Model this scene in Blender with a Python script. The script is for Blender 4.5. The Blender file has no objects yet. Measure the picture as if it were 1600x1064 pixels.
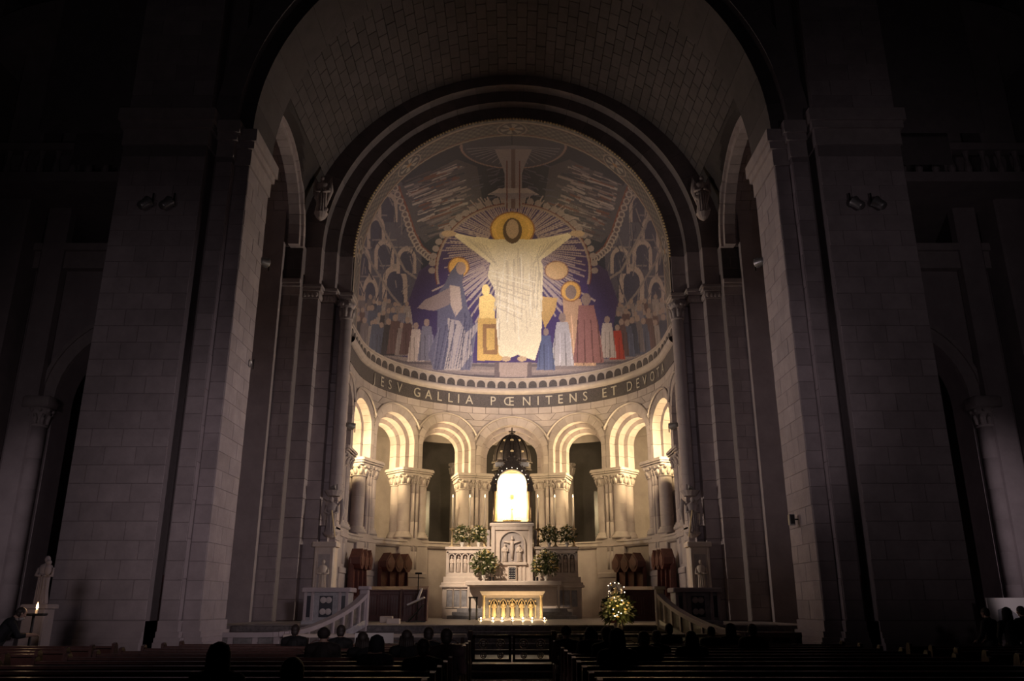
import bpy, math, random
import numpy as np
from mathutils import Vector, Matrix

random.seed(11)
rng = np.random.default_rng(5)
sc = bpy.context.scene
COL = sc.collection
PI = math.pi
rad = math.radians

# ------------------------------------------------------------------ camera
F, PITCH, EYE = 1285.0, rad(17.82), 1.7
CP, SP = math.cos(PITCH), math.sin(PITCH)
cam_data = bpy.data.cameras.new('camera')
cam_data.sensor_width = 36.0
cam_data.lens = F / 1600.0 * 36.0
cam_data.clip_end = 300
cam = bpy.data.objects.new('camera', cam_data)
cam.location = (0, 0, EYE)
cam.rotation_euler = (PI / 2 + PITCH, 0, 0)
COL.objects.link(cam)
sc.camera = cam

def at(px, py, Y):
    """world point seen at photo pixel (px, py) at distance Y down the nave"""
    u = (px - 800) / F; v = (532 - py) / F
    d = CP - v * SP
    return Vector((u / d * Y, Y, (SP + v * CP) / d * Y + EYE))

def AX(px, py, Y): return at(px, py, Y).x
def AZ(py, Y): return at(800, py, Y).z

def to_px(X, Y, Z):
    Z = Z - EYE
    zc = Y * CP + Z * SP
    return 800 + F * X / zc, 532 - F * (-Y * SP + Z * CP) / zc

# ------------------------------------------------------------------ world, exposure, lights
world = bpy.data.worlds.new('dusk'); sc.world = world
world.use_nodes = True
world.node_tree.nodes['Background'].inputs[0].default_value = (0.55, 0.42, 0.46, 1)
world.node_tree.nodes['Background'].inputs[1].default_value = 0.0006
sc.view_settings.view_transform = 'Standard'
sc.view_settings.look = 'None'
sc.view_settings.exposure = 0.0
sc.view_settings.gamma = 1.0
sc.view_settings.use_curve_mapping = False

WARM = (1.0, 0.74, 0.40)
SOFT = (1.0, 0.84, 0.70)
MAUVE = (1.0, 0.82, 0.87)

def aim(o, target):
    d = Vector(target) - o.location
    o.rotation_euler = d.to_track_quat('-Z', 'Y').to_euler()

def spot(name, loc, target, power, angle, color, blend=0.6, size=0.12):
    l = bpy.data.lights.new(name, 'SPOT'); l.energy = power; l.color = color
    l.spot_size = rad(angle); l.spot_blend = blend; l.shadow_soft_size = size
    o = bpy.data.objects.new(name, l); o.location = loc; COL.objects.link(o); aim(o, target)
    return o

def point(name, loc, power, color, size=0.1):
    l = bpy.data.lights.new(name, 'POINT'); l.energy = power; l.color = color; l.shadow_soft_size = size
    o = bpy.data.objects.new(name, l); o.location = loc; COL.objects.link(o)
    return o

def area(name, loc, target, power, sx, sy, color):
    l = bpy.data.lights.new(name, 'AREA'); l.energy = power; l.color = color
    l.shape = 'RECTANGLE'; l.size = sx; l.size_y = sy
    o = bpy.data.objects.new(name, l); o.location = loc; COL.objects.link(o); aim(o, target)
    return o

for sx in (-1, 1):
    # arcade floods clamped inside the chancel arch (fixtures are built further down)
    spot('arcade_flood', (sx * 6.9, 36.6, 9.5), (sx * 2.4, 46, 8.5), 1650, 77, WARM, 0.4, 0.10)
    # small lamps standing on the capitals, shining across each arch
    for s0, s1 in ((-2.5, -4.86), (-6.0, -8.34), (-9.5, -11.6)):
        A1, A2 = sx * -s1 / 7.5, sx * -s0 / 7.5
        spot('capital_lamp', (8.2 * math.sin(A1), 38.5 + 8.2 * math.cos(A1), 8.95), (8.0 * math.sin(A2), 38.5 + 8.0 * math.cos(A2), 9.1), 900, 150, (1.0, 0.74, 0.35), 0.4, 0.06)
    spot('capital_lamp', (sx * 1.45, 38.5 + 8.05, 8.95), (-sx * 1.3, 46.5, 10.6), 170, 130, WARM, 0.5, 0.06)
    # mosaic floods on the crossing piers
    spot('mosaic_flood', (sx * 8.3, 27.0, 13.3), (sx * 0.2, 45.5, 15.9), 8200, 36, (1.0, 0.86, 0.78), 1.0, 0.2)
    # fills added at the angel brackets to brighten the chancel arch soffits
    spot('chancel_fill', (sx * 7.1, 35.05, 6.9), (-sx * 8.6, 35.0, 12.0), 2600 if sx > 0 else 2100, 104, SOFT, 0.8, 0.12)
    # aisle lamps beyond the piers
    spot('aisle_lamp', (sx * 17.5, 13, 4), (sx * 16.4, 26, 4.2), 1000 if sx < 0 else 1900, 32, MAUVE, 1.0, 0.4)
spot('board_fill', (10.6, 17.6, 3.6), (13.5, 22.5, 1.8), 260, 20, MAUVE, 0.8, 0.1)  # unseen spot added to brighten the display board
# fills added on the piers, brightening the inner face opposite
spot('cross_fill', (8.35, 25.6, 5.0), (-8.8, 25.4, 4.0), 1400, 62, MAUVE, 1.0, 0.15)
spot('cross_fill', (-8.35, 26.3, 9.5), (8.8, 25.4, 9.0), 760, 66, MAUVE, 1.0, 0.15)
# spot on the high altar from the left pier
spot('altar_flood', (-8.3, 27.0, 13.0), (-0.9, 40, 3.1), 16000, 19, (1.0, 0.79, 0.58), 0.8, 0.15)
# unseen fills added in the nave for piers, walls and aisle floor
spot('nave_fill', (0, 2.0, 9.0), (0, 14.5, 0), 2600, 7, MAUVE, 0.6, 0.2)
for sx in (-1, 1): spot('nave_fill', (sx * 2, 3.0, 3.0), (sx * 11, 25, 19), 260, 44, MAUVE, 1.0, 0.5)
spot('nave_fill', (2.5, 1.0, 4.0), (-10.2, 34.4, 4.6), 3000, 30, MAUVE, 1.0, 0.5)
spot('nave_fill', (-2.5, 1.0, 4.0), (10.6, 34.4, 9.0), 2200, 22, MAUVE, 1.0, 0.5)
spot('nave_fill', (-8.5, 2.0, 5.5), (-11.8, 24, 3.2), 950, 62, MAUVE, 1.0, 1.6)
spot('nave_fill', (8.5, 2.0, 4.5), (11.5, 24, 9.5), 520, 50, MAUVE, 1.0, 0.5)
# ------------------------------------------------------------------ mesh helpers
class MB:
    def __init__(self): self.v = []; self.f = []
    def add(self, vs, fs):
        o = len(self.v); self.v.extend([tuple(p) for p in vs]); self.f.extend([tuple(i + o for i in q) for q in fs]); return self
    def box(self, x0, x1, y0, y1, z0, z1):
        return self.add([(x0,y0,z0),(x1,y0,z0),(x1,y1,z0),(x0,y1,z0),(x0,y0,z1),(x1,y0,z1),(x1,y1,z1),(x0,y1,z1)],
                        [(3,2,1,0),(4,5,6,7),(0,1,5,4),(1,2,6,5),(2,3,7,6),(3,0,4,7)])
    def cbox(self, x0, x1, y0, y1, z0, z1, b=0.02):
        """box with bevelled vertical edges and top"""
        poly = [(x0+b,y0),(x1-b,y0),(x1,y0+b),(x1,y1-b),(x1-b,y1),(x0+b,y1),(x0,y1-b),(x0,y0+b)]
        cx, cy = (x0+x1)/2, (y0+y1)/2
        ins = [(p[0]+(b if p[0]<cx else -b)*0.7, p[1]+(b if p[1]<cy else -b)*0.7) for p in poly]
        vs = [(p[0],p[1],z0) for p in poly]+[(p[0],p[1],z1-b) for p in poly]+[(p[0],p[1],z1) for p in ins]
        fs = [tuple(range(7,-1,-1)), tuple(range(16,24))]
        for k in range(2):
            for i in range(8):
                j=(i+1)%8; fs.append((k*8+i,k*8+j,k*8+8+j,k*8+8+i))
        return self.add(vs, fs)
    def beam(self, p, q, w, h, up=(0,0,1)):
        p = Vector(p); q = Vector(q); d = (q-p).normalized(); s = d.cross(Vector(up))
        if s.length < 1e-4: s = d.cross(Vector((1,0,0)))
        s.normalize(); u = s.cross(d).normalized(); s *= w/2; u *= h/2
        vs = [p-s-u,p+s-u,p+s+u,p-s+u,q-s-u,q+s-u,q+s+u,q-s+u]
        return self.add(vs, [(0,1,2,3),(7,6,5,4),(1,0,4,5),(2,1,5,6),(3,2,6,7),(0,3,7,4)])
    def tube(self, pts, r, seg=8, cap=True):
        pts = [Vector(p) for p in pts]; n = len(pts)
        rs = r if isinstance(r, (list, tuple)) else [r]*n
        o = len(self.v); prev = None
        for i, p in enumerate(pts):
            d = (pts[min(i+1,n-1)] - pts[max(i-1,0)]).normalized()
            if prev is None:
                a = d.cross(Vector((0,0,1)))
                if a.length < 1e-3: a = d.cross(Vector((1,0,0)))
            else:
                a = prev - d*prev.dot(d)
            a.normalize(); b = d.cross(a); prev = a
            for k in range(seg):
                t = 2*PI*k/seg
                self.v.append(tuple(p + (a*math.cos(t)+b*math.sin(t))*rs[i]))
        for i in range(n-1):
            for k in range(seg):
                j=(k+1)%seg
                self.f.append((o+i*seg+k, o+(i+1)*seg+k, o+(i+1)*seg+j, o+i*seg+j))
        if cap:
            self.f.append(tuple(o+k for k in range(seg))); self.f.append(tuple(o+(n-1)*seg+k for k in range(seg-1,-1,-1)))
        return self
    def lathe(self, prof, c=(0,0,0), seg=20, sx=1.0, sy=1.0, a0=0.0, a1=2*PI):
        full = abs(a1-a0-2*PI) < 1e-6
        m = seg if full else seg+1
        o = len(self.v)
        for r, z in prof:
            for k in range(m):
                t = a0+(a1-a0)*k/seg
                self.v.append((c[0]+r*sx*math.cos(t), c[1]+r*sy*math.sin(t), c[2]+z))
        for i in range(len(prof)-1):
            for k in range(seg):
                j=(k+1)%m
                self.f.append((o+i*m+k, o+i*m+j, o+(i+1)*m+j, o+(i+1)*m+k))
        if full:
            self.f.append(tuple(o+k for k in range(m-1,-1,-1))); self.f.append(tuple(o+(len(prof)-1)*m+k for k in range(m)))
        return self
    def ball(self, c, r, seg=10, rings=7):
        if not isinstance(r, (tuple, list)): r = (r,r,r)
        prof = [(math.sin(PI*i/rings), -math.cos(PI*i/rings)) for i in range(rings+1)]
        o = len(self.v)
        for a, z in prof:
            a = max(a, 0.02)
            for k in range(seg):
                t = 2*PI*k/seg
                self.v.append((c[0]+r[0]*a*math.cos(t), c[1]+r[1]*a*math.sin(t), c[2]+r[2]*z))
        for i in range(rings):
            for k in range(seg):
                j=(k+1)%seg
                self.f.append((o+i*seg+k,o+i*seg+j,o+(i+1)*seg+j,o+(i+1)*seg+k))
        self.f.append(tuple(o+k for k in range(seg-1,-1,-1))); self.f.append(tuple(o+rings*seg+k for k in range(seg)))
        return self
    def prism(self, poly, a, b, axis='y', back=True):
        """2D polygon extruded along an axis; axis y: poly is (x, z); axis z: (x, y); axis x: (y, z)"""
        n = len(poly)
        def P(p, t):
            return (p[0], t, p[1]) if axis == 'y' else ((p[0], p[1], t) if axis == 'z' else (t, p[0], p[1]))
        vs = [P(p,a) for p in poly]+[P(p,b) for p in poly]
        fs = [tuple(range(n)), tuple(range(2*n-1,n-1,-1))]+[(i,n+i,n+(i+1)%n,(i+1)%n) for i in range(n)]
        return self.add(vs, fs)
    def surf(self, fn, us, vs, flip=False):
        o = len(self.v); m = len(vs)
        for u in us:
            for v in vs: self.v.append(tuple(fn(u, v)))
        for i in range(len(us)-1):
            for j in range(m-1):
                q = (o+i*m+j, o+(i+1)*m+j, o+(i+1)*m+j+1, o+i*m+j+1)
                self.f.append(q[::-1] if flip else q)
        return self
    def xf(self, M):
        self.v = [tuple(M @ Vector(p)) for p in self.v]; return self
    def build(self, name, mat, parent=None, smooth=False, world=False, fix=False):
        me = bpy.data.meshes.new(name)
        vs = self.v
        if world and parent is not None:
            l = parent.location; vs = [(p[0]-l[0], p[1]-l[1], p[2]-l[2]) for p in vs]
        me.from_pydata(vs, [], self.f)
        if mat is not None: me.materials.append(mat)
        if smooth: me.polygons.foreach_set('use_smooth', [True]*len(me.polygons))
        o = bpy.data.objects.new(name, me); COL.objects.link(o)
        if parent is not None: o.parent = parent
        return o

def tag(o, label, cat, group=None, kind=None):
    o['label'] = label; o['category'] = cat
    if group: o['group'] = group
    if kind: o['kind'] = kind
    return o

def thing(name, label, cat, loc=(0,0,0), rotz=0.0, group=None, kind=None):
    o = bpy.data.objects.new(name, None); COL.objects.link(o)
    o.empty_display_size = 0.2
    o.location = loc; o.rotation_euler = (0,0,rotz)
    return tag(o, label, cat, group, kind)

def kids(o): return [c for c in bpy.data.objects if c.parent == o]

def copy_tree(o, parent=None, tree=None):
    c = o.copy(); COL.objects.link(c); c.parent = parent
    for ch in (tree[o.name] if tree and o.name in tree else o.children): copy_tree(ch, c)
    return c

# ------------------------------------------------------------------ materials
def new_mat(name):
    m = bpy.data.materials.new(name); m.use_nodes = True
    nt = m.node_tree; b = nt.nodes['Principled BSDF']
    return m, nt, b

def mat(name, col, rough=0.7, metal=0.0, var=0.0, scale=3.0, bump=0.0, bscale=30.0, objvar=0.0, spec=0.5, emit=None, estr=0.0, trans=0.0):
    m, nt, b = new_mat(name)
    b.inputs['Base Color'].default_value = (*col, 1)
    b.inputs['Roughness'].default_value = rough
    b.inputs['Metallic'].default_value = metal
    b.inputs['Specular IOR Level'].default_value = spec
    if trans: b.inputs['Transmission Weight'].default_value = trans
    if emit:
        b.inputs['Emission Color'].default_value = (*emit, 1); b.inputs['Emission Strength'].default_value = estr
    tc = None
    if var or bump:
        tc = nt.nodes.new('ShaderNodeTexCoord')
    if var or objvar:
        cur = None
        if var:
            nz = nt.nodes.new('ShaderNodeTexNoise'); nz.inputs['Scale'].default_value = scale; nz.inputs['Detail'].default_value = 6; nz.inputs['Roughness'].default_value = 0.65
            nt.links.new(tc.outputs['Object'], nz.inputs['Vector'])
            mr = nt.nodes.new('ShaderNodeMapRange'); mr.inputs['From Min'].default_value = 0.3; mr.inputs['From Max'].default_value = 0.7
            mr.inputs['To Min'].default_value = 1-var; mr.inputs['To Max'].default_value = 1+var
            nt.links.new(nz.outputs['Fac'], mr.inputs['Value']); cur = mr.outputs['Result']
        if objvar:
            oi = nt.nodes.new('ShaderNodeObjectInfo')
            mr2 = nt.nodes.new('ShaderNodeMapRange'); mr2.inputs['To Min'].default_value = 1-objvar; mr2.inputs['To Max'].default_value = 1+objvar
            nt.links.new(oi.outputs['Random'], mr2.inputs['Value'])
            if cur is None: cur = mr2.outputs['Result']
            else:
                mm = nt.nodes.new('ShaderNodeMath'); mm.operation = 'MULTIPLY'
                nt.links.new(cur, mm.inputs[0]); nt.links.new(mr2.outputs['Result'], mm.inputs[1]); cur = mm.outputs[0]
        vm = nt.nodes.new('ShaderNodeVectorMath'); vm.operation = 'SCALE'
        vm.inputs[0].default_value = col
        nt.links.new(cur, vm.inputs['Scale']); nt.links.new(vm.outputs[0], b.inputs['Base Color'])
    if bump:
        nb = nt.nodes.new('ShaderNodeTexNoise'); nb.inputs['Scale'].default_value = bscale; nb.inputs['Detail'].default_value = 5
        nt.links.new(tc.outputs['Object'], nb.inputs['Vector'])
        bp = nt.nodes.new('ShaderNodeBump'); bp.inputs['Strength'].default_value = bump; bp.inputs['Distance'].default_value = 0.03
        nt.links.new(nb.outputs['Fac'], bp.inputs['Height']); nt.links.new(bp.outputs['Normal'], b.inputs['Normal'])
    return m

M = {}
M['stone'] = mat('limestone_blocks', (0.355,0.302,0.312), 0.85, var=0.16, scale=1.6, bump=0.25, bscale=18, objvar=0.10)
M['stone_plain'] = mat('limestone_plain', (0.355,0.302,0.312), 0.85, var=0.14, scale=1.2, bump=0.2, bscale=14)
M['mortar'] = mat('dark_mortar', (0.235,0.20,0.205), 0.95, var=0.1, scale=4)
M['stone_dark'] = mat('shade_toned_stone', (0.085,0.073,0.077), 0.85, var=0.16, scale=1.6, bump=0.25, bscale=18, objvar=0.16)  # limestone copy with the gloom of vault and arches put into its colour
M['mortar_dark'] = mat('shade_toned_mortar', (0.05,0.043,0.045), 0.95, var=0.1, scale=4)  # vault joints, toned down with the same painted shade
M['stone_mid'] = mat('half_shade_stone', (0.20,0.172,0.178), 0.85, var=0.16, scale=1.6, bump=0.25, bscale=18, objvar=0.12)  # in-between limestone copy, partial shade of the arches put into its colour
M['carved'] = mat('carved_limestone', (0.39,0.335,0.335), 0.8, var=0.12, scale=3, bump=0.5, bscale=26)
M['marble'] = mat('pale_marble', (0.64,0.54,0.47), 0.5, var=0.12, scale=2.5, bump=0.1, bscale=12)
M['marble_rec'] = mat('shade_toned_marble', (0.42,0.37,0.36), 0.6, var=0.15, scale=5)  # darker marble copy, shade of niches and recesses put into its colour
M['grey_panel'] = mat('grey_marble_panel', (0.28,0.27,0.29), 0.4, var=0.3, scale=6)
M['wood'] = mat('dark_red_oak', (0.095,0.028,0.023), 0.45, var=0.3, scale=6, bump=0.15, bscale=40)
M['pew'] = mat('pew_oak', (0.10,0.045,0.038), 0.32, var=0.3, scale=7, bump=0.1, bscale=30)
M['bronze'] = mat('dark_bronze', (0.07,0.055,0.05), 0.45, 0.7, var=0.3, scale=9)
M['gold'] = mat('gilded_metal', (0.85,0.58,0.22), 0.35, 0.75, var=0.12, scale=8)
M['goldstone'] = mat('gilded_stone', (0.80,0.62,0.36), 0.5, 0.15, var=0.12, scale=8)
M['wax'] = mat('candle_wax', (0.80,0.70,0.58), 0.55)
M['flame'] = mat('candle_flame', (1,0.8,0.5), 0.5, emit=(1.0,0.72,0.42), estr=5)
M['bulb'] = mat('lit_bulb', (1,0.9,0.8), 0.5, emit=(1.0,0.80,0.62), estr=4)
M['leaf'] = mat('foliage_green', (0.10,0.115,0.04), 0.6, var=0.4, scale=20)
M['petal'] = mat('cream_petals', (0.85,0.76,0.58), 0.7, var=0.15, scale=10)
M['petal_y'] = mat('yellow_petals', (0.85,0.62,0.22), 0.7, var=0.15, scale=10)
M['vase'] = mat('white_ceramic', (0.75,0.70,0.64), 0.3)
M['band'] = mat('dark_mosaic_band', (0.060,0.050,0.060), 0.55, var=0.75, scale=22)
M['letter'] = mat('grey_gilt_letters', (0.40,0.36,0.33), 0.5, 0.1, var=0.15, scale=6)
M['floor'] = mat('nave_floor', (0.16,0.13,0.13), 0.3, var=0.25, scale=2)
M['tile'] = mat('aisle_marble_tile', (0.34,0.29,0.28), 0.22, var=0.35, scale=3, objvar=0.3)
M['choir'] = mat('choir_floor_marble', (0.20,0.175,0.17), 0.38, var=0.2, scale=2.5, objvar=0.12)
M['riser'] = mat('dark_patterned_step', (0.09,0.075,0.075), 0.5, var=0.6, scale=9)
M['black'] = mat('black_iron', (0.02,0.018,0.018), 0.45, 0.4)
M['white'] = mat('white_board', (0.78,0.74,0.72), 0.6)
M['steel'] = mat('grey_lamp_housing', (0.30,0.29,0.29), 0.35, 0.6)
M['glass'] = mat('clear_glass', (1,1,1), 0.03, trans=1.0)
M['slit'] = mat('dark_leaded_glass', (0.03,0.03,0.04), 0.2)
# ------------------------------------------------------------------ apse frame of reference
R0, YC = 7.5, 38.5
SQ = PI * R0 / 2
SEND = SQ + 2.4
ZCAP, ZBAND, ZSPR = 8.65, 12.45, 17.5

def apse(s, off, z):
    """s: arc length along the apse wall from its middle (right positive); off: outwards from the wall face"""
    R = R0 + off
    if abs(s) <= SQ:
        a = s / R0
        return Vector((R*math.sin(a), YC + R*math.cos(a), z))
    return Vector((math.copysign(R, s), YC - (abs(s)-SQ), z))

def apse_angle(s):
    return max(-PI/2, min(PI/2, s/R0))

def block(parent, c4, n, proud, m, name='stone', bev=0.012, back=0.03):
    """one dressed stone: four corners on the wall face, outward normal, how far it stands proud"""
    c4 = [Vector(p) for p in c4]; n = Vector(n).normalized()
    ctr = (c4[0]+c4[1]+c4[2]+c4[3])/4
    mb = MB()
    vs = [p - n*back for p in c4] + [p + n*(proud-bev) for p in c4]
    for p in c4:
        d = ctr - p; vs.append(p + n*proud + d*(bev/max(d.length, 1e-3)))
    fs = [(8,9,10,11)]
    for k in range(2):
        for i in range(4):
            j=(i+1)%4; fs.append((k*4+i,k*4+j,k*4+4+j,k*4+4+i))
    mb.add(vs, fs)
    return mb.build(name, m, parent)

def masonry(parent, S, n_of, u0, u1, v0, v1, ch, bw, m, gap=0.012, proud=0.012, name='stone', skip=None, jit=0.006):
    """running-bond stones on the surface S(u, v); n_of(u, v) gives the outward normal"""
    rows = max(1, round((v1-v0)/ch)); h = (v1-v0)/rows
    for r in range(rows):
        a, b = v0+r*h, v0+(r+1)*h
        cols = max(1, round((u1-u0)/bw)); w = (u1-u0)/cols
        edges = [u0] + [u0+w*(k+0.5) for k in range(cols)] + [u1] if (r % 2 and cols > 1) else [u0+w*k for k in range(cols+1)]
        for k in range(len(edges)-1):
            e0, e1 = edges[k]+gap/2, edges[k+1]-gap/2
            if e1-e0 < 0.05: continue
            if skip and skip((e0+e1)/2, (a+b)/2): continue
            c = [S(e0,a+gap/2), S(e1,a+gap/2), S(e1,b-gap/2), S(e0,b-gap/2)]
            block(parent, c, n_of((e0+e1)/2,(a+b)/2), proud+random.uniform(-jit,jit), m, name)

# ------------------------------------------------------------------ floors
fl = MB().box(-32, 32, -12, 27.6, -0.3, 0).build('floor', M['floor'])
tag(fl, 'dark polished stone floor of the nave under the pews', 'floor', kind='structure')
for i in range(19):
    for j in range(3):
        y = 8.6+i*0.66; x = -0.9+j*0.6
        MB().cbox(x+0.006, x+0.594, y+0.006, y+0.654, -0.05, 0.012, 0.006).build('tile', M['tile'], fl)
ch = MB().box(-9.9, 9.9, 27.4, 35.2, 0.0, 1.08).box(-12, 12, 35.2, 51.5, 0.0, 1.08).build('choir_floor', M['mortar'])
tag(ch, 'raised pale marble choir floor beneath the altars', 'floor', kind='structure')
for i in range(11):
    for j in range(14):
        x0 = -8.4+j*1.2; y0 = 27.42+i*1.2
        if abs(x0+0.6) > 7.1 and y0 > 34.6: continue
        MB().cbox(x0+0.008, x0+1.192, y0+0.008, y0+1.192, 1.0, 1.10, 0.006).build('paving_slab', M['choir'], ch)
# platform behind the communion rail and the steps up to the choir
st = tag(MB().box(-9.2, 9.2, 22.3, 27.4, 0.0, 0.30).build('floor_sanctuary', M['riser']), 'low dark platform between the communion rail and the choir steps', 'platform', kind='structure')
for k in range(5):
    MB().cbox(-8.8, 8.8, 26.0+0.3*k, 27.6, 0.30+0.16*k-0.02*k, 0.44+0.16*k, 0.02).build('step', M['riser'], st)
for k in range(2):
    MB().cbox(-2.2+0.1*k, 2.2-0.1*k, 21.55+0.38*k, 22.35, 0.0+0.01, 0.15+0.15*k, 0.02).build('entrance_step', M['choir'], st)

# ------------------------------------------------------------------ apse wall: arcade, inscription band, frieze
wa = MB()
BAYS = [(-2.055,2.055),(2.055,5.54),(5.54,9.02),(9.02,12.2),(12.2,15.1)]
BAYS = BAYS + [(-b,-a) for a,b in BAYS[1:]]
def arch_of(a, b):
    h = (b-a)/2; r1 = h-0.28; return (a+b)/2, h, r1, 11.43-r1
def zarch(s, mid, r, zc):
    d = abs(s-mid); return zc+math.sqrt(max(r*r-d*d,0)) if d < r else None
for a, b in BAYS:
    mid, h, r1, zc = arch_of(a, b)
    ss = sorted(set([a, b] + [mid+(r1+0.03)*math.sin(t) for t in np.linspace(-PI/2, PI/2, 29)]))
    for s0, s1 in zip(ss[:-1], ss[1:]):
        m_ = (s0+s1)/2
        if abs(m_) > SEND: continue
        z0 = zarch(s0, mid, r1+0.03, zc); z1 = zarch(s1, mid, r1+0.03, zc)
        if abs(m_-mid) > r1+0.03-1e-6: z0 = z1 = ZCAP
        else:
            z0 = z0 if z0 is not None else zc; z1 = z1 if z1 is not None else zc
        for off in (0.03, 1.35):
            wa.add([apse(s0,off,z0), apse(s1,off,z1), apse(s1,off,ZBAND+0.05), apse(s0,off,ZBAND+0.05)], [(0,1,2,3)])
wall_apse = tag(wa.build('wall_apse', M['mortar']), 'curved apse wall of warm lit stone with a ring of stepped round arches', 'wall', kind='structure')

def ring_block(parent, mid, zc, ra, rb, t0, t1, o0, o1, m, name, n=2, gap=0.012):
    """voussoir on the curved wall: radii ra..rb, angles t0..t1, depth o0..o1"""
    g = gap/((ra+rb)/2)
    ts = np.linspace(t0+g/2, t1-g/2, n+1)
    vs = []; fs = []
    for t in ts:
        for (r, o) in ((ra,o0),(rb,o0),(rb,o1),(ra,o1)):
            vs.append(apse(mid+r*math.cos(t), o, zc+r*math.sin(t)))
    for i in range(n):
        for k in range(4):
            j=(k+1)%4; fs.append((i*4+k,i*4+j,i*4+4+j,i*4+4+k))
    fs += [(3,2,1,0),(n*4,n*4+1,n*4+2,n*4+3)]
    return MB().add(vs, fs).build(name, m, parent)

def jamb_block(parent, sa, sb, za, zb, o0, o1, m, name='jamb_stone'):
    g = 0.008
    vs = [apse(s, o, z) for z in (za+g, zb-g) for s, o in ((sa,o0),(sb,o0),(sb,o1),(sa,o1))]
    return MB().add(vs, [(3,2,1,0),(4,5,6,7),(0,1,5,4),(1,2,6,5),(2,3,7,6),(3,0,4,7)]).build(name, m, parent)

for a, b in BAYS:
    mid, h, r1, zc = arch_of(a, b)
    arch = None
    # hood mould: thin ledge over the voussoirs, cut where it meets the next arch
    hm = MB(); rh = r1+0.44
    tmin = math.acos(min(1, (h-0.01)/rh)) if rh > h else 0.0
    ts = [t for t in np.linspace(tmin, PI-tmin, 33)]
    ts = [t for t in ts if abs(mid+rh*math.cos(t)) < SEND]
    if len(ts) > 2:
        prof = [(0,0.05),(0,-0.05),(0.05,-0.10),(0.10,-0.07),(0.12,0.05)]
        vs = [apse(mid+(rh+dr)*math.cos(t), o, zc+(rh+dr)*math.sin(t)) for t in ts for dr, o in prof]
        npf = len(prof)
        fs = [(i*npf+k, i*npf+k+1, (i+1)*npf+k+1, (i+1)*npf+k) for i in range(len(ts)-1) for k in range(npf-1)]
        hm.add(vs, fs); arch = hm.build('arch', M['carved'], wall_apse)
    if arch is None: continue
    NV = 11
    for k in range(NV):
        t0, t1 = PI*k/NV, PI*(k+1)/NV
        tm = (t0+t1)/2
        if abs(mid+r1*math.cos(tm)) > SEND-0.1: continue
        rb = r1+0.43
        # stay inside the bay near the springing
        lim = h-0.012
        rb = min(rb, lim/max(abs(math.cos(t0)), abs(math.cos(t1)), 1e-3)) if min(abs(math.cos(t0)),abs(math.cos(t1))) > 0.05 else rb
        ring_block(arch, mid, zc, r1, max(rb, r1+0.1), t0, t1, 0.0+random.uniform(-.006,.006), 0.47, M['stone'], 'voussoir')
    for (ra, rb, o0, o1) in ((r1-0.24, r1+0.02, 0.45, 0.92), (r1-0.48, r1-0.22, 0.90, 1.42)):
        for k in range(7):
            t0, t1 = PI*k/7, PI*(k+1)/7
            if abs(mid+ra*math.cos((t0+t1)/2)) > SEND-0.1: continue
            ring_block(arch, mid, zc, ra, rb, t0, t1, o0, o1, M['stone'], 'order_voussoir', n=3)
    for sgn in (-1, 1):
        for (ra, rb, o0, o1) in ((r1, h-0.012, 0.0, 0.47), (r1-0.24, r1+0.02, 0.45, 0.92), (r1-0.48, r1-0.22, 0.90, 1.42)):
            if abs(mid+sgn*ra) > SEND-0.1: continue
            nj = 2; dz = (zc-ZCAP)/nj
            for j in range(nj):
                jamb_block(arch, mid+sgn*ra, mid+sgn*rb, ZCAP+dz*j, ZCAP+dz*(j+1), o0, o1, M['stone'])
# spandrel stones between neighbouring hoods and up to the inscription
edges = sorted(set([round(a,3) for a,b in BAYS]+[round(b,3) for a,b in BAYS]))
ZC_ = [9.95, 10.4, 10.85, 11.3, 11.65, 12.05, 12.44]
bays_sorted = sorted(BAYS)
def extr(i, side, z):
    """s of the hood's outer edge of bay i on one side at height z, or None above the crown"""
    mid, h, r1, zc = arch_of(*bays_sorted[i]); rh = r1+0.57
    d = z-zc
    if d >= rh: return mid
    return mid+side*min(math.sqrt(rh*rh-max(d,0)**2), h)
for z0, z1 in zip(ZC_[:-1], ZC_[1:]):
    for i in range(len(bays_sorted)-1):
        l0, l1 = extr(i,1,z0), extr(i,1,z1); r0_, r1_ = extr(i+1,-1,z0), extr(i+1,-1,z1)
        if min(r0_-l0, r1_-l1) < 0.02 and max(r0_-l0, r1_-l1) < 0.12: continue
        nb = max(1, round(((r0_-l0)+(r1_-l1))/2/0.8))
        for k in range(nb):
            g = 0.012
            def L(f, a_, b_): return a_+(b_-a_)*f
            cs = [(L(k/nb,l0,r0_)+g,z0+g),(L((k+1)/nb,l0,r0_)-g,z0+g),(L((k+1)/nb,l1,r1_)-g,z1-g),(L(k/nb,l1,r1_)+g,z1-g)]
            if abs((cs[0][0]+cs[2][0])/2) > SEND-0.2: continue
            if cs[1][0]-cs[0][0] < 0.02: cs[1] = (cs[0][0]+0.02, cs[1][1])
            a = apse_angle((cs[0][0]+cs[1][0])/2)
            block(wall_apse, [apse(s,0.03,z) for s,z in cs], (-math.sin(a),-math.cos(a),0), 0.035+random.uniform(-.006,.006), M['stone'], 'spandrel_stone')

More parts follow.
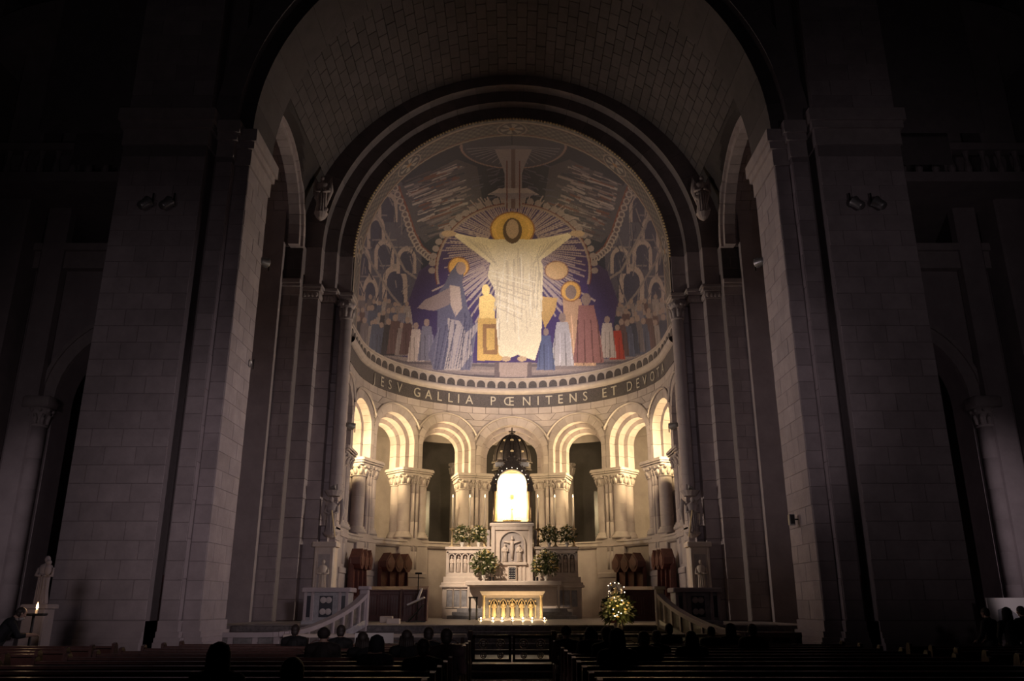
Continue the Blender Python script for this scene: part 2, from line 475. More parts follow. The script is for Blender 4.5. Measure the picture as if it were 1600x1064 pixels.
ss_all = np.linspace(-SEND, SEND, 121)
def ringprof(prof, m, name, smooth=False):
    mb = MB()
    vs = [apse(s, o, z) for s in ss_all for o, z in prof]; n = len(prof)
    fs = [(i*n+k, i*n+k+1, (i+1)*n+k+1, (i+1)*n+k) for i in range(len(ss_all)-1) for k in range(n-1)]
    mb.add(vs, fs); return mb.build(name, m, wall_apse, smooth)
band = ringprof([(0.06,12.43),(-0.03,12.43),(-0.03,13.20)], M['band'], 'inscription_band')
ringprof([(0.0,13.18),(-0.10,13.20),(-0.20,13.27),(-0.26,13.36),(-0.26,13.45),(-0.22,13.51),(0.0,13.53)], M['carved'], 'cornice_moulding')
ringprof([(0.05,13.52),(-0.06,13.52),(-0.06,14.06),(-0.12,14.08),(-0.12,14.17),(0.1,14.18)], M['carved'], 'arched_frieze')
nf = 47
for k in range(nf):
    s = -SEND + (k+0.5)*2*SEND/nf; w = SEND/nf*0.78
    poly = [(-w,13.58)]+[(w*math.cos(t), 13.74+0.24*math.sin(t)) for t in np.linspace(PI,0,9)]+[(w,13.58)]
    vs = [apse(s+x,-0.085,z) for x,z in poly]+[apse(s+x,-0.05,z) for x,z in poly]; n = len(poly)
    MB().add(vs, [tuple(range(n))]+[(i,n+i,n+(i+1)%n,(i+1)%n) for i in range(n)]).build('frieze_arch', M['band'], wall_apse)
# raised letters of the inscription
LET = [('J',584),('E',596),('S',608),('V',623),('G',651),('A',669),('L',686),('L',703),('I',716),('A',733),('P',770),('\u0152',795),('N',823),('I',841),
       ('T',858),('E',876),('N',896),('S',915),('E',945),('T',960),('D',985),('E',998),('V',1009),('O',1021),('T',1030),('A',1037)]
def s_from_px(px, z):
    lo, hi = -SQ, SQ
    for _ in range(50):
        m_ = (lo+hi)/2; p = apse(m_, 0, z)
        if to_px(p.x, p.y, p.z)[0] < px: lo = m_
        else: hi = m_
    return (lo+hi)/2
dg = None
for chh, px in LET:
    cu = bpy.data.curves.new('letter', 'FONT'); cu.body = chh; cu.size = 0.74; cu.extrude = 0.02; cu.align_x = 'CENTER'; cu.resolution_u = 3
    to = bpy.data.objects.new('letter_src', cu); COL.objects.link(to)
    bpy.context.view_layer.update()
    me = bpy.data.meshes.new_from_object(to.evaluated_get(bpy.context.evaluated_depsgraph_get()))
    bpy.data.objects.remove(to); bpy.data.curves.remove(cu)
    s0 = s_from_px(px, 12.85)
    for v in me.vertices:
        x, y, z = v.co
        v.co = apse(s0+x*0.92, -0.045-z, 12.56+y)
    me.name = 'letter'; me.materials.clear(); me.materials.append(M['letter'])
    o = bpy.data.objects.new('letter', me); COL.objects.link(o); o.parent = band

# dado below the arcade with a moulded sill
def wallstrip(s0, s1, prof, m, name, parent, n=10):
    vs = []; sl = np.linspace(s0, s1, n+1); k_ = len(prof)
    for s in sl:
        for o, z in prof: vs.append(apse(s, o, z))
    fs = [(i*k_+k, i*k_+k+1, (i+1)*k_+k+1, (i+1)*k_+k) for i in range(n) for k in range(k_-1)]
    return MB().add(vs, fs).build(name, m, parent)
for a, b in BAYS:
    if abs(a) > 12.3 and abs(b) > 12.3: b = math.copysign(min(abs(b),SEND), b) if abs(b)>abs(a) else b; a = math.copysign(min(abs(a),SEND), a)
    if b-a < 0.3: continue
    wallstrip(a+0.5, b-0.5, [(0.32,1.0),(0.32,4.55)], M['stone_plain'], 'dado_panel', wall_apse)
    wallstrip(a+0.45, b-0.45, [(0.32,4.5),(0.18,4.56),(0.10,4.66),(0.10,4.78),(0.05,4.82),(0.05,4.90),(1.45,4.92),(1.45,1.0)], M['carved'], 'sill', wall_apse)

# ------------------------------------------------------------------ arcade piers
def column_shaft(mb, x, y, r, z0, z1, seg=16, joint=0.9):
    prof = [(r,0.0)]; z = joint*0.6
    while z < (z1-z0)-0.2:
        prof += [(r,z-0.012),(r-0.012,z-0.006),(r-0.012,z+0.006),(r,z+0.012)]; z += joint
    prof.append((r,z1-z0)); mb.lathe(prof, (x,y,z0), seg)
def capital_bell(mb, x, y, r, z0, z1, seg=16):
    h = z1-z0
    mb.lathe([(r*1.0,0),(r*1.14,0.02*h),(r*1.18,0.08*h),(r*1.0,0.13*h),(r*1.02,0.4*h),(r*1.22,0.75*h),(r*1.5,0.98*h)], (x,y,z0), seg)
    for k in range(8):
        t = 2*PI*k/8; c, s_ = math.cos(t), math.sin(t)
        pts = [(x+c*r*q, y+s_*r*q, z0+h*w) for q, w in ((1.0,0.14),(1.08,0.42),(1.3,0.62),(1.42,0.56))]
        mb.tube(pts, [0.075*r/0.33,0.1*r/0.33,0.075*r/0.33,0.04], 6)
        t2 = t+PI/8; c, s_ = math.cos(t2), math.sin(t2)
        mb.ball((x+c*r*1.38, y+s_*r*1.38, z0+h*0.86), 0.085*r/0.33, 8, 5)
COLS = [(-0.52,0.42,0.33),(0.52,0.42,0.33),(-0.56,1.12,0.29),(0.56,1.12,0.29)]
THIN = [(-0.12,0.16,0.10),(0.12,0.16,0.10)]
pier = thing('arcade_pier', '', 'pier', kind='structure')
MB().cbox(-0.46,0.46,0.22,1.30,1.0,7.85,0.06).build('core', M['stone_plain'], pier)
for x,y,r in COLS:
    mb = MB(); column_shaft(mb, x,y,r, 5.32, 7.76, 28); mb.build('shaft', M['stone_plain'], pier)
    mb = MB(); capital_bell(mb, x,y,r, 7.74, 8.30); mb.build('capital', M['carved'], pier, True)
    MB().lathe([(r*1.5,0),(r*1.5,0.10),(r*1.35,0.12),(r*1.4,0.19),(r*1.15,0.24),(r*1.2,0.30),(r,0.34)], (x,y,5.0), 16).build('column_base', M['carved'], pier, True)
for x,y,r in THIN:
    mb = MB(); column_shaft(mb, x,y,r, 3.45, 7.9, 10, 1.5); mb.build('colonnette', M['stone_plain'], pier, True)
    mb = MB(); capital_bell(mb, x,y,r*1.1, 7.86, 8.30, 10); mb.build('colonnette_capital', M['carved'], pier, True)
ab = MB()
for z0, z1, e in ((8.28,8.40,0.0),(8.40,8.50,0.06),(8.50,8.66,0.10)):
    for x,y,r in COLS: ab.cbox(x-r*1.36-e, x+r*1.36+e, y-r*1.36-e, y+r*1.36+e, z0, z1, 0.06)
    for x,y,r in THIN: ab.cbox(x-0.16, x+0.16, y-0.16-e, y+0.4, z0, z1, 0.03)
ab.build('abacus', M['carved'], pier)
MB().cbox(-0.95,0.95,0.06,1.5,4.62,5.02,0.05).cbox(-0.9,0.9,0.10,1.5,3.3,4.62,0.04).build('plinth', M['stone_plain'], pier)
MB().cbox(-0.80,0.80,0.04,1.5,1.05,3.05,0.04).cbox(-0.84,0.84,0.0,1.5,3.05,3.3,0.05).build('pedestal', M['stone_plain'], pier)
PL = {-2.055:'arcade pier immediately left of the glowing golden niche', 2.055:'arcade pier immediately right of the glowing golden niche',
      -5.54:'arcade pier second to the left of the golden niche, brightly lit', 5.54:'arcade pier second to the right of the golden niche',
      -9.02:'arcade pier third to the left of the golden niche', 9.02:'arcade pier third to the right of the golden niche',
      -12.2:'arcade pier at the far left beside the chancel arch', 12.2:'arcade pier at the far right beside the chancel arch'}
tree = None
for i, (s, lab) in enumerate(PL.items()):
    o = pier if i == 0 else copy_tree(pier)
    p = apse(s, 0, 0); o.location = p; o.rotation_euler = (0,0,-apse_angle(s)); o['label'] = lab; o['group'] = 'clustered column piers of the apse arcade'

# ------------------------------------------------------------------ ambulatory behind the arcade
amb = MB()
ss2 = np.linspace(-SEND-0.2, SEND+0.2, 97)
for sg in (-1, 1):
    amb.surf(lambda s, z: apse(s, 3.9, z), [sg*4.6]+[q for q in (ss2 if sg > 0 else ss2[::-1]) if sg*q > 4.62], [1.0, 4.9, 9.5, 11.0])
amb.surf(lambda s, t: apse(s, 2.65+1.3*math.cos(t), 11.0+1.3*math.sin(t)), ss2, np.linspace(0, PI, 9))
amb = tag(amb.build('wall_ambulatory', M['stone_plain']), 'dim outer wall of the passage behind the arcade columns', 'wall', kind='structure')
for a, b in BAYS:
    mid = (a+b)/2
    if abs(mid) > 13 or abs(mid) < 5: continue
    for ds in (-0.9, 0.9):
        mb = MB(); p = apse(mid+ds, 3.75, 0); column_shaft(mb, p.x, p.y, 0.16, 5.0, 8.2, 10); mb.lathe([(0.17,0),(0.3,0.35),(0.3,0.5)], (p.x,p.y,8.2), 10); mb.lathe([(0.3,0),(0.3,0.15),(0.17,0.3)], (p.x,p.y,4.9), 10)
        mb.build('wall_shaft', M['stone_plain'], amb, True)
    vs = []; n = 17
    for t in np.linspace(0, PI, n):
        for r, o in ((0.78,3.75),(1.02,3.75),(1.02,3.95),(0.78,3.95)): vs.append(apse(mid+r*math.cos(t), o, 8.7+r*math.sin(t)))
    MB().add(vs, [(i*4+k,i*4+(k+1)%4,i*4+4+(k+1)%4,i*4+4+k) for i in range(n-1) for k in range(4)]).build('blind_arch', M['carved'], amb)
    w = 0.17 if abs(mid) > 5 else 0.3
    zt = 7.0
    poly = [(-w,5.2)]+[(w*math.cos(t), zt+w*math.sin(t)) for t in np.linspace(PI,0,7)]+[(w,5.2)]
    vs = [apse(mid+x,3.84,z) for x,z in poly]+[apse(mid+x,3.92,z) for x,z in poly]; n = len(poly)
    win = MB().add(vs, [tuple(range(n))]+[(i,n+i,n+(i+1)%n,(i+1)%n) for i in range(n)]).build('slit_window', M['slit'], amb)
    vs = []
    for t in np.linspace(0, PI, 9):
        for r, o in ((w,3.70),(w+0.1,3.70),(w+0.1,3.9),(w,3.9)): vs.append(apse(mid+r*math.cos(t), o, zt+r*math.sin(t)))
    MB().add(vs, [(i*4+k,i*4+(k+1)%4,i*4+4+(k+1)%4,i*4+4+k) for i in range(8) for k in range(4)]).build('window_head', M['carved'], win)

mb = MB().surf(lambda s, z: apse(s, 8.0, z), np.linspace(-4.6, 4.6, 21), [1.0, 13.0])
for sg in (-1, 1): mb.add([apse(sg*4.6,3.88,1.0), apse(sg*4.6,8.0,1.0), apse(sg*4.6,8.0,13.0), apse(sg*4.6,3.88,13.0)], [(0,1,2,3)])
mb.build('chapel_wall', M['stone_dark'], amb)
# tall pilasters and narrow windows of the radiating chapels seen through the middle arches
for sg in (-1, 1):
    for ds in (1.9, 3.9):
        p = apse(sg*ds, 6.9, 0); mb = MB(); column_shaft(mb, p.x, p.y, 0.3, 1.1, 9.5, 14); capital_bell(mb, p.x, p.y, 0.3, 9.5, 10.3, 12); mb.build('chapel_shaft', M['stone_plain'], amb)
    a0, a1 = sg*2.6, sg*3.2
    MB().add([apse(s, o, z) for o in (7.9,7.98) for s, z in ((a0,5.0),(a1,5.0),(a1,8.6),(a0,8.6))], [(0,1,2,3),(0,4,5,1),(1,5,6,2),(2,6,7,3),(3,7,4,0)]).build('chapel_window', M['slit'], amb)
# ------------------------------------------------------------------ chancel arch: three stepped orders of stone
ZA = ZSPR
chancel = tag(MB().box(9.6,9.95,34.9,35.6,1.1,ZA).box(-9.95,-9.6,34.9,35.6,1.1,ZA).build('chancel_arch', M['mortar']),
              'dark stepped stone arch framing the mosaic apse', 'arch', kind='structure')
ORD = [(7.55,8.23,36.05,37.0),(8.2,8.83,35.55,36.2),(8.8,9.53,35.0,35.7)]
def arch_block(parent, r0, r1, t0, t1, y0, y1, zc, m, name, n=3, g=0.012):
    ga = g/((r0+r1)/2); vs = []; fs = []
    for t in np.linspace(t0+ga/2, t1-ga/2, n+1):
        for r, y in ((r0,y0),(r1,y0),(r1,y1),(r0,y1)): vs.append((r*math.cos(t), y, zc+r*math.sin(t)))
    for i in range(n):
        for k in range(4):
            j=(k+1)%4; fs.append((i*4+k,i*4+j,i*4+4+j,i*4+4+k))
    fs += [(3,2,1,0),(n*4,n*4+1,n*4+2,n*4+3)]
    return MB().add(vs, fs).build(name, m, parent)
for k, (r0, r1, y0, y1) in enumerate(ORD):
    NV = 23
    for i in range(NV):
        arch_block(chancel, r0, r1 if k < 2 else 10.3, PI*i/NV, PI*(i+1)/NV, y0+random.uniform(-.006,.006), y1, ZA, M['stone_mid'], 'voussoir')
    for sx in (-1, 1):
        nj = 17; z0 = 1.1; dz = (14.95-z0)/nj
        for j in range(nj):
            MB().cbox(min(sx*r0,sx*r1), max(sx*r0,sx*r1), y0+random.uniform(-.006,.006), y1, z0+dz*j+0.006, z0+dz*(j+1)-0.006, 0.015).build('jamb_stone', M['stone'], chancel)
        for za, zb in ((15.62,16.55),(16.56,17.5)):
            MB().cbox(min(sx*r0,sx*r1), max(sx*r0,sx*r1), y0, y1, za, zb, 0.015).build('jamb_stone', M['stone'], chancel)
        # carved impost
        e = 0.05
        mb = MB().cbox(min(sx*(r0-e),sx*r1), max(sx*(r0-e),sx*r1), y0-e, y1, 14.96, 15.30, 0.03)
        mb.cbox(min(sx*(r0-2.4*e),sx*r1), max(sx*(r0-2.4*e),sx*r1), y0-2.4*e, y1, 15.30, 15.46, 0.03)
        mb.cbox(min(sx*(r0-3.4*e),sx*r1), max(sx*(r0-3.4*e),sx*r1), y0-3.4*e, y1, 15.46, 15.62, 0.04)
        for q in range(4):
            mb.ball((sx*(r0+0.1+q*(r1-r0-0.2)/3), y0-e, 15.13), (0.09,0.05,0.13), 8, 5)
            mb.ball((sx*(r0-e), y0+0.06+q*0.13, 15.13), (0.05,0.09,0.13), 8, 5)
        mb.build('impost', M['carved'], chancel)
# beaded edge against the mosaic
mb = MB()
for t in np.linspace(0.0, PI, 150): mb.ball((7.52*math.cos(t), 36.02, ZA+7.52*math.sin(t)), 0.055, 6, 4)
o = mb.build('bead_moulding', M['goldstone'], chancel); o['kind'] = 'stuff'
for sx in (-1, 1):
    mb = MB(); column_shaft(mb, sx*7.62, 35.78, 0.27, 6.4, 14.2, 28, 1.1); mb.build('jamb_column', M['stone_plain'], chancel)
    mb = MB(); capital_bell(mb, sx*7.62, 35.78, 0.27, 14.15, 14.98, 16); mb.build('jamb_capital', M['carved'], chancel, True)

# ------------------------------------------------------------------ choir bay: vault, side walls
ZV, RV, RL, YL = 16.9, 9.95, 3.92, 30.46
XO = 12.8
def zvault(x, y):
    zb = ZV+math.sqrt(max(RV*RV-x*x, 0)) if abs(x) < RV else 0
    d = y-YL
    zl = 17.2+math.sqrt(max(RL*RL-d*d, 0)) if abs(d) < RL else 0
    return max(zb, zl, 17.2)
xs = [-XO,-11.4,-10.4]+[RV*math.sin(t) for t in np.linspace(-PI/2, PI/2, 91)]+[10.4,11.4,XO]
ys = np.linspace(26.4, 35.1, 66)
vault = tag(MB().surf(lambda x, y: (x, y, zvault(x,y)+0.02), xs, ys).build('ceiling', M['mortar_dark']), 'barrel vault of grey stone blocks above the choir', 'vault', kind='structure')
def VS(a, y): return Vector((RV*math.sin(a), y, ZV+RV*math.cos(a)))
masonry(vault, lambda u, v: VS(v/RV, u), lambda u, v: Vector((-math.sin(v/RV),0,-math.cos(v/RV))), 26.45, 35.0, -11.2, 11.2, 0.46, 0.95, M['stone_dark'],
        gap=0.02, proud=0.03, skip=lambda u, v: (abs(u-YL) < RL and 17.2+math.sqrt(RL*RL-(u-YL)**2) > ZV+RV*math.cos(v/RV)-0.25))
for sx in (-1, 1):
    side = 'left' if sx < 0 else 'right'
    # frontal wall seen through the open side of the bay
    w = MB().box(min(sx*9.52,sx*XO), max(sx*9.52,sx*XO), 34.44, 35.0, 0, 17.4)
    w.box(min(sx*XO,sx*(XO+0.3)), max(sx*XO,sx*(XO+0.3)), 26.3, 35.0, 0, 21.5)
    w = tag(w.build('wall_'+side, M['mortar']), 'dark coursed stone wall between the %s crossing pier and the chancel arch' % side, 'wall', kind='structure')
    masonry(w, lambda u, v: Vector((sx*u, 34.44, v)), lambda u, v: Vector((0,-1,0)), 9.53, 12.6, 1.1, 14.9, 0.5, 0.8, M['stone'])
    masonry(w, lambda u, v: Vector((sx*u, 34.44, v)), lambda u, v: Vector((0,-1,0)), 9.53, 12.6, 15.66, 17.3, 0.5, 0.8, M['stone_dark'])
    mb = MB()
    for e, z0, z1 in ((0.05,14.9,15.3),(0.13,15.3,15.45),(0.19,15.45,15.64)):
        mb.box(min(sx*9.5,sx*XO), max(sx*9.5,sx*XO), 34.44-e, 34.5, z0, z1)
    mb.build('frieze_course', M['carved'], w)
    masonry(w, lambda u, v: Vector((sx*u, YL+RL*math.cos(v/RL), 17.2+RL*math.sin(v/RL))), lambda u, v: Vector((0,-math.cos(v/RL),-math.sin(v/RL))), 9.98, 12.7, 0.05, 5.6, 0.42, 0.8, M['stone'])
    # archivolt where the side vault opens into the bay
    for ra, rb, xa in ((RL-0.42, RL-0.12, 9.62),(RL-0.12, RL+0.22, 9.50)):
        n = 25
        for i in range(n-1):
            vs = []
            for t in (PI*i/(n-1), PI*(i+1)/(n-1)-0.004):
                for r, x in ((ra,xa),(rb,xa),(rb,10.1),(ra,10.1)): vs.append((sx*x, YL+r*math.cos(t), 17.2+r*math.sin(t)))
            MB().add(vs, [(k,(k+1)%4,4+(k+1)%4,4+k) for k in range(4)]+[(3,2,1,0),(4,5,6,7)]).build('archivolt_stone', M['stone'], w)

# ------------------------------------------------------------------ crossing piers and the great arch over them
cross = MB()
xs2 = sorted(set([-16,16]+[9.0*math.sin(t) for t in np.linspace(-PI/2, PI/2, 61)]))
for x0, x1 in zip(xs2[:-1], xs2[1:]):
    za = ZV+math.sqrt(max(81-x0*x0,0)) if abs(x0) <= 9.001 else ZV
    zb = ZV+math.sqrt(max(81-x1*x1,0)) if abs(x1) <= 9.001 else ZV
    if x0 < -9: za = zb = ZV
    if x1 > 9: za = zb = ZV
    for y in (24.35, 26.45): cross.add([(x0,y,za),(x1,y,zb),(x1,y,33),(x0,y,33)], [(0,1,2,3)])
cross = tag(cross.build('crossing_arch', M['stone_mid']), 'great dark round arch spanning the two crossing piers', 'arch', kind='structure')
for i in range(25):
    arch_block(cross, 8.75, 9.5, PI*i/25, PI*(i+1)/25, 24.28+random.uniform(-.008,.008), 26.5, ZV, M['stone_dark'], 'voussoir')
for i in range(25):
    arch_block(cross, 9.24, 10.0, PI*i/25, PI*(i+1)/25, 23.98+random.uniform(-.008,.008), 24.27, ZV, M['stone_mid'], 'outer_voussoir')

for sx in (-1, 1):
    side = 'left' if sx < 0 else 'right'
    def bx(mb, xa, xb, *r): return mb.box(min(sx*xa,sx*xb), max(sx*xa,sx*xb), *r)
    mb = MB(); bx(mb, 9.98, 12.70, 23.65, 28.2, 0, 33); bx(mb, 9.24, 9.76, 24.0, 27.4, 0, 33); bx(mb, 9.7, 10.1, 24.45, 27.4, 0, 33); bx(mb, 8.75, 9.3, 24.3, 26.5, 0, 16.9)
    pr = tag(mb.build('crossing_pier', M['mortar']), 'massive square stone crossing pier on the %s of the nave' % side, 'pier', 'crossing piers', 'structure')
    front = lambda y: (lambda u, v: Vector((sx*u, y, v)))
    nY = lambda u, v: Vector((0,-1,0)); nX = lambda u, v: Vector((-sx,0,0))
    masonry(pr, front(23.65), nY, 9.98, 12.70, 1.3, 15.6, 0.53, 0.92, M['stone'])
    masonry(pr, front(23.65), nY, 9.98, 12.70, 17.3, 27.5, 0.6, 1.3, M['stone'])
    masonry(pr, front(24.0), nY, 9.24, 9.75, 1.3, 15.6, 0.53, 0.6, M['stone'])
    masonry(pr, lambda u, v: Vector((sx*9.24, u, v)), nX, 24.02, 24.28, 1.3, 15.6, 1.06, 0.5, M['stone'])
    masonry(pr, front(24.3), nY, 8.75, 9.22, 1.3, 15.6, 0.53, 0.6, M['stone'])
    masonry(pr, lambda u, v: Vector((sx*8.75, u, v)), nX, 24.32, 26.48, 1.3, 15.6, 0.53, 1.1, M['stone'])
    mb = MB()
    for e, z0, z1 in ((0.05,15.62,16.2),(0.14,16.2,16.45),(0.22,16.45,16.9)):
        bx(mb, 8.75-e, 9.4, 24.3-e, 26.5+e, z0, z1); bx(mb, 9.24-e, 9.76, 24.0-e, 27, z0+0.15, z1+0.15); bx(mb, 9.98-e, 12.7+e, 23.65-e, 28, z0+0.4, z1+0.4)
    mb.build('impost_cornice', M['carved'], pr)
    mb = MB()
    for e, z0, z1 in ((0.26,0,0.72),(0.20,0.72,0.84),(0.12,0.84,1.0),(0.05,1.0,1.28)):
        bx(mb, 8.75-e, 9.4, 24.3-e, 26.5+e, z0, z1); bx(mb, 9.24-e, 9.76, 24.0-e, 27, z0, z1); bx(mb, 9.98, 12.7+e, 23.65-e, 28, z0, z1)
    mb.build('moulded_base', M['stone_plain'], pr)

    # transept wall beyond the pier: arch, jamb shafts, string course
    yw = 30.0
    w = MB()
    xa, ra, za = 14.2, 2.9, 9.0     # arch beside the pier
    cols = sorted(set([10.3, 32]+[xa+ra*math.sin(t) for t in np.linspace(-PI/2, PI/2, 25)]))
    for x0, x1 in zip(cols[:-1], cols[1:]):
        inside = abs((x0+x1)/2-xa) < ra
        z0 = za+math.sqrt(max(ra*ra-(x0-xa)**2,0)) if inside else 0
        z1 = za+math.sqrt(max(ra*ra-(x1-xa)**2,0)) if inside else 0
        w.add([(sx*x0,yw,z0),(sx*x1,yw,z1),(sx*x1,yw,15),(sx*x0,yw,15)], [(0,1,2,3)])
    w.surf(lambda t, y: (sx*(xa+ra*math.cos(t)), y, za+ra*math.sin(t)), np.linspace(0, PI, 25), [yw, yw+1.2])
    for xx in (xa-ra, xa+ra): w.add([(sx*xx,yw,0),(sx*xx,yw+1.2,0),(sx*xx,yw+1.2,za),(sx*xx,yw,za)], [(0,1,2,3)])
    w.box(min(sx*10.3,sx*32), max(sx*10.3,sx*32), yw+4, yw+4.3, 0, 30)
    w = tag(w.build('wall_transept_'+side, M['stone_plain']), 'dim transept wall with a round arch beyond the %s pier' % side, 'wall', kind='structure')
    for r_a, r_b, e in ((ra, ra+0.45, 0.12),(ra+0.45, ra+0.6, 0.2)):
        vs = []; n = 21
        for t in np.linspace(0, PI, n):
            for r, y in ((r_a,yw-e),(r_b,yw-e),(r_b,yw+0.05),(r_a,yw+0.05)): vs.append((sx*(xa+r*math.cos(t)), y, za+r*math.sin(t)))
        MB().add(vs, [(i*4+k,i*4+(k+1)%4,i*4+4+(k+1)%4,i*4+4+k) for i in range(n-1) for k in range(4)]).build('arch_moulding', M['carved'], w)
    for xx in (xa-ra-0.3, xa+ra+0.3):
        mb = MB(); column_shaft(mb, sx*xx, yw-0.25, 0.28, 0.6, 7.9, 14, 1.1); mb.build('jamb_shaft', M['stone_plain'], w, True)
        mb = MB(); capital_bell(mb, sx*xx, yw-0.25, 0.28, 7.9, 8.6); mb.cbox(sx*xx-0.5, sx*xx+0.5, yw-0.75, yw, 8.6, 9.0, 0.05); mb.build('jamb_capital', M['carved'], w, True)
    for xx, yy, ww in ((17.95, yw-0.55, 0.45),(19.4, yw-1.3, 0.7),(21.6, yw-2.2, 0.8)):
        MB().cbox(sx*xx-ww, sx*xx+ww, yy, yw, 0, 26, 0.08).build('wall_pilaster', M['stone_plain'], w)
    MB().box(min(sx*10.3,sx*24), max(sx*10.3,sx*24), yw-0.35, yw, 14.2, 14.9).box(min(sx*10.3,sx*24), max(sx*10.3,sx*24), yw-0.5, yw, 14.9, 15.2).build('string_course', M['carved'], w)
    # gallery lunette high in the transept
    vs = []; n = 25
    for t in np.linspace(0, PI, n):
        for r, y in ((4.6,yw-2.5),(5.6,yw-2.5),(5.6,yw+4),(4.6,yw+4)): vs.append((sx*(17.5+r*math.cos(t)), y, 19.5+r*math.sin(t)))
    MB().add(vs, [(i*4+k,i*4+(k+1)%4,i*4+4+(k+1)%4,i*4+4+k) for i in range(n-1) for k in range(4)]).build('gallery_arch', M['stone_plain'], w)
    mb = MB().box(min(sx*12.6,sx*22.4), max(sx*12.6,sx*22.4), yw-2.6, yw-2.2, 18.1, 18.4)
    for k in range(16): mb.lathe([(0.10,0),(0.14,0.3),(0.07,0.7),(0.12,1.0)], (sx*(12.9+k*0.62), yw-2.4, 17.1), 8)
    mb.box(min(sx*12.6,sx*22.4), max(sx*12.6,sx*22.4), yw-2.7, yw+4, 16.7, 17.1)
    mb.build('gallery_balustrade', M['stone_plain'], w)
# ------------------------------------------------------------------ mosaic half dome
NS, NT = 640, 360
L1 = ZSPR-14.15; LT = L1+PI*R0/2*0.9995
s_ = np.linspace(-SEND, SEND, NS); t_ = np.linspace(0, LT, NT)
S_, T_ = np.meshgrid(s_, t_, indexing='ij')
rho = np.where(T_ <= L1, R0, R0*np.cos(np.clip((T_-L1)/R0, 0, PI/2)))
Zm = np.where(T_ <= L1, 14.15+T_, ZSPR+R0*np.sin(np.clip((T_-L1)/R0, 0, PI/2)))
Am = np.clip(S_/R0, -PI/2, PI/2)
Xm = rho*np.sin(Am); Ym = YC+rho*np.cos(Am)-np.maximum(np.abs(S_)-SQ, 0)
# design sheet of the mosaic: as drawn for someone standing in the nave
zc_ = Ym*CP+(Zm-EYE)*SP
U = (((800+F*Xm/zc_)-520)/0.4512).ravel(); V = (((532-F*(-Ym*SP+(Zm-EYE)*CP)/zc_)-170)/0.4512).ravel()
Yf = Ym.ravel(); Xf = Xm.ravel(); Zf = Zm.ravel()
C = np.zeros((U.size, 3)); G = np.zeros(U.size)
C[:] = (0.050, 0.057, 0.085)

def put(mask, col, gold=0.0, a=1.0):
    C[mask] = C[mask]*(1-a)+np.array(col)*a; G[mask] = G[mask]*(1-a)+gold*a
def inpoly(poly):
    p = np.array(poly, float)
    idx = np.nonzero((U > p[:,0].min()) & (U < p[:,0].max()) & (V > p[:,1].min()) & (V < p[:,1].max()))[0]
    u, v = U[idx], V[idx]; ins = np.zeros(idx.size, bool); n = len(p)
    for i in range(n):
        x1, y1 = p[i]; x2, y2 = p[(i+1) % n]
        if y1 == y2: continue
        c = ((y1 > v) != (y2 > v)) & (u < (x2-x1)*(v-y1)/(y2-y1)+x1); ins ^= c
    return idx[ins]
def poly(p, col, gold=0.0, a=1.0): put(inpoly(p), col, gold, a)
def ell(cx, cy, rx, ry, col, gold=0.0, a=1.0, ring=None):
    d = ((U-cx)/rx)**2+((V-cy)/ry)**2
    m_ = d < 1
    if ring: m_ &= d > ring*ring
    put(m_, col, gold, a)
def line(pts, w, col, gold=0.0, a=1.0):
    for (x1,y1),(x2,y2) in zip(pts[:-1], pts[1:]):
        dx, dy = x2-x1, y2-y1; L = max(math.hypot(dx,dy), 1e-6); nx, ny = -dy/L*w/2, dx/L*w/2
        poly([(x1+nx,y1+ny),(x2+nx,y2+ny),(x2-nx,y2-ny),(x1-nx,y1-ny)], col, gold, a)
def mir(p): return [(1250-x, y) for x, y in p]
def arcpts(cx, cy, rx, ry, a0, a1, n=24): return [(cx+rx*math.cos(rad(t)), cy-ry*math.sin(rad(t))) for t in np.linspace(a0, a1, n)]
rd = random.Random(3)

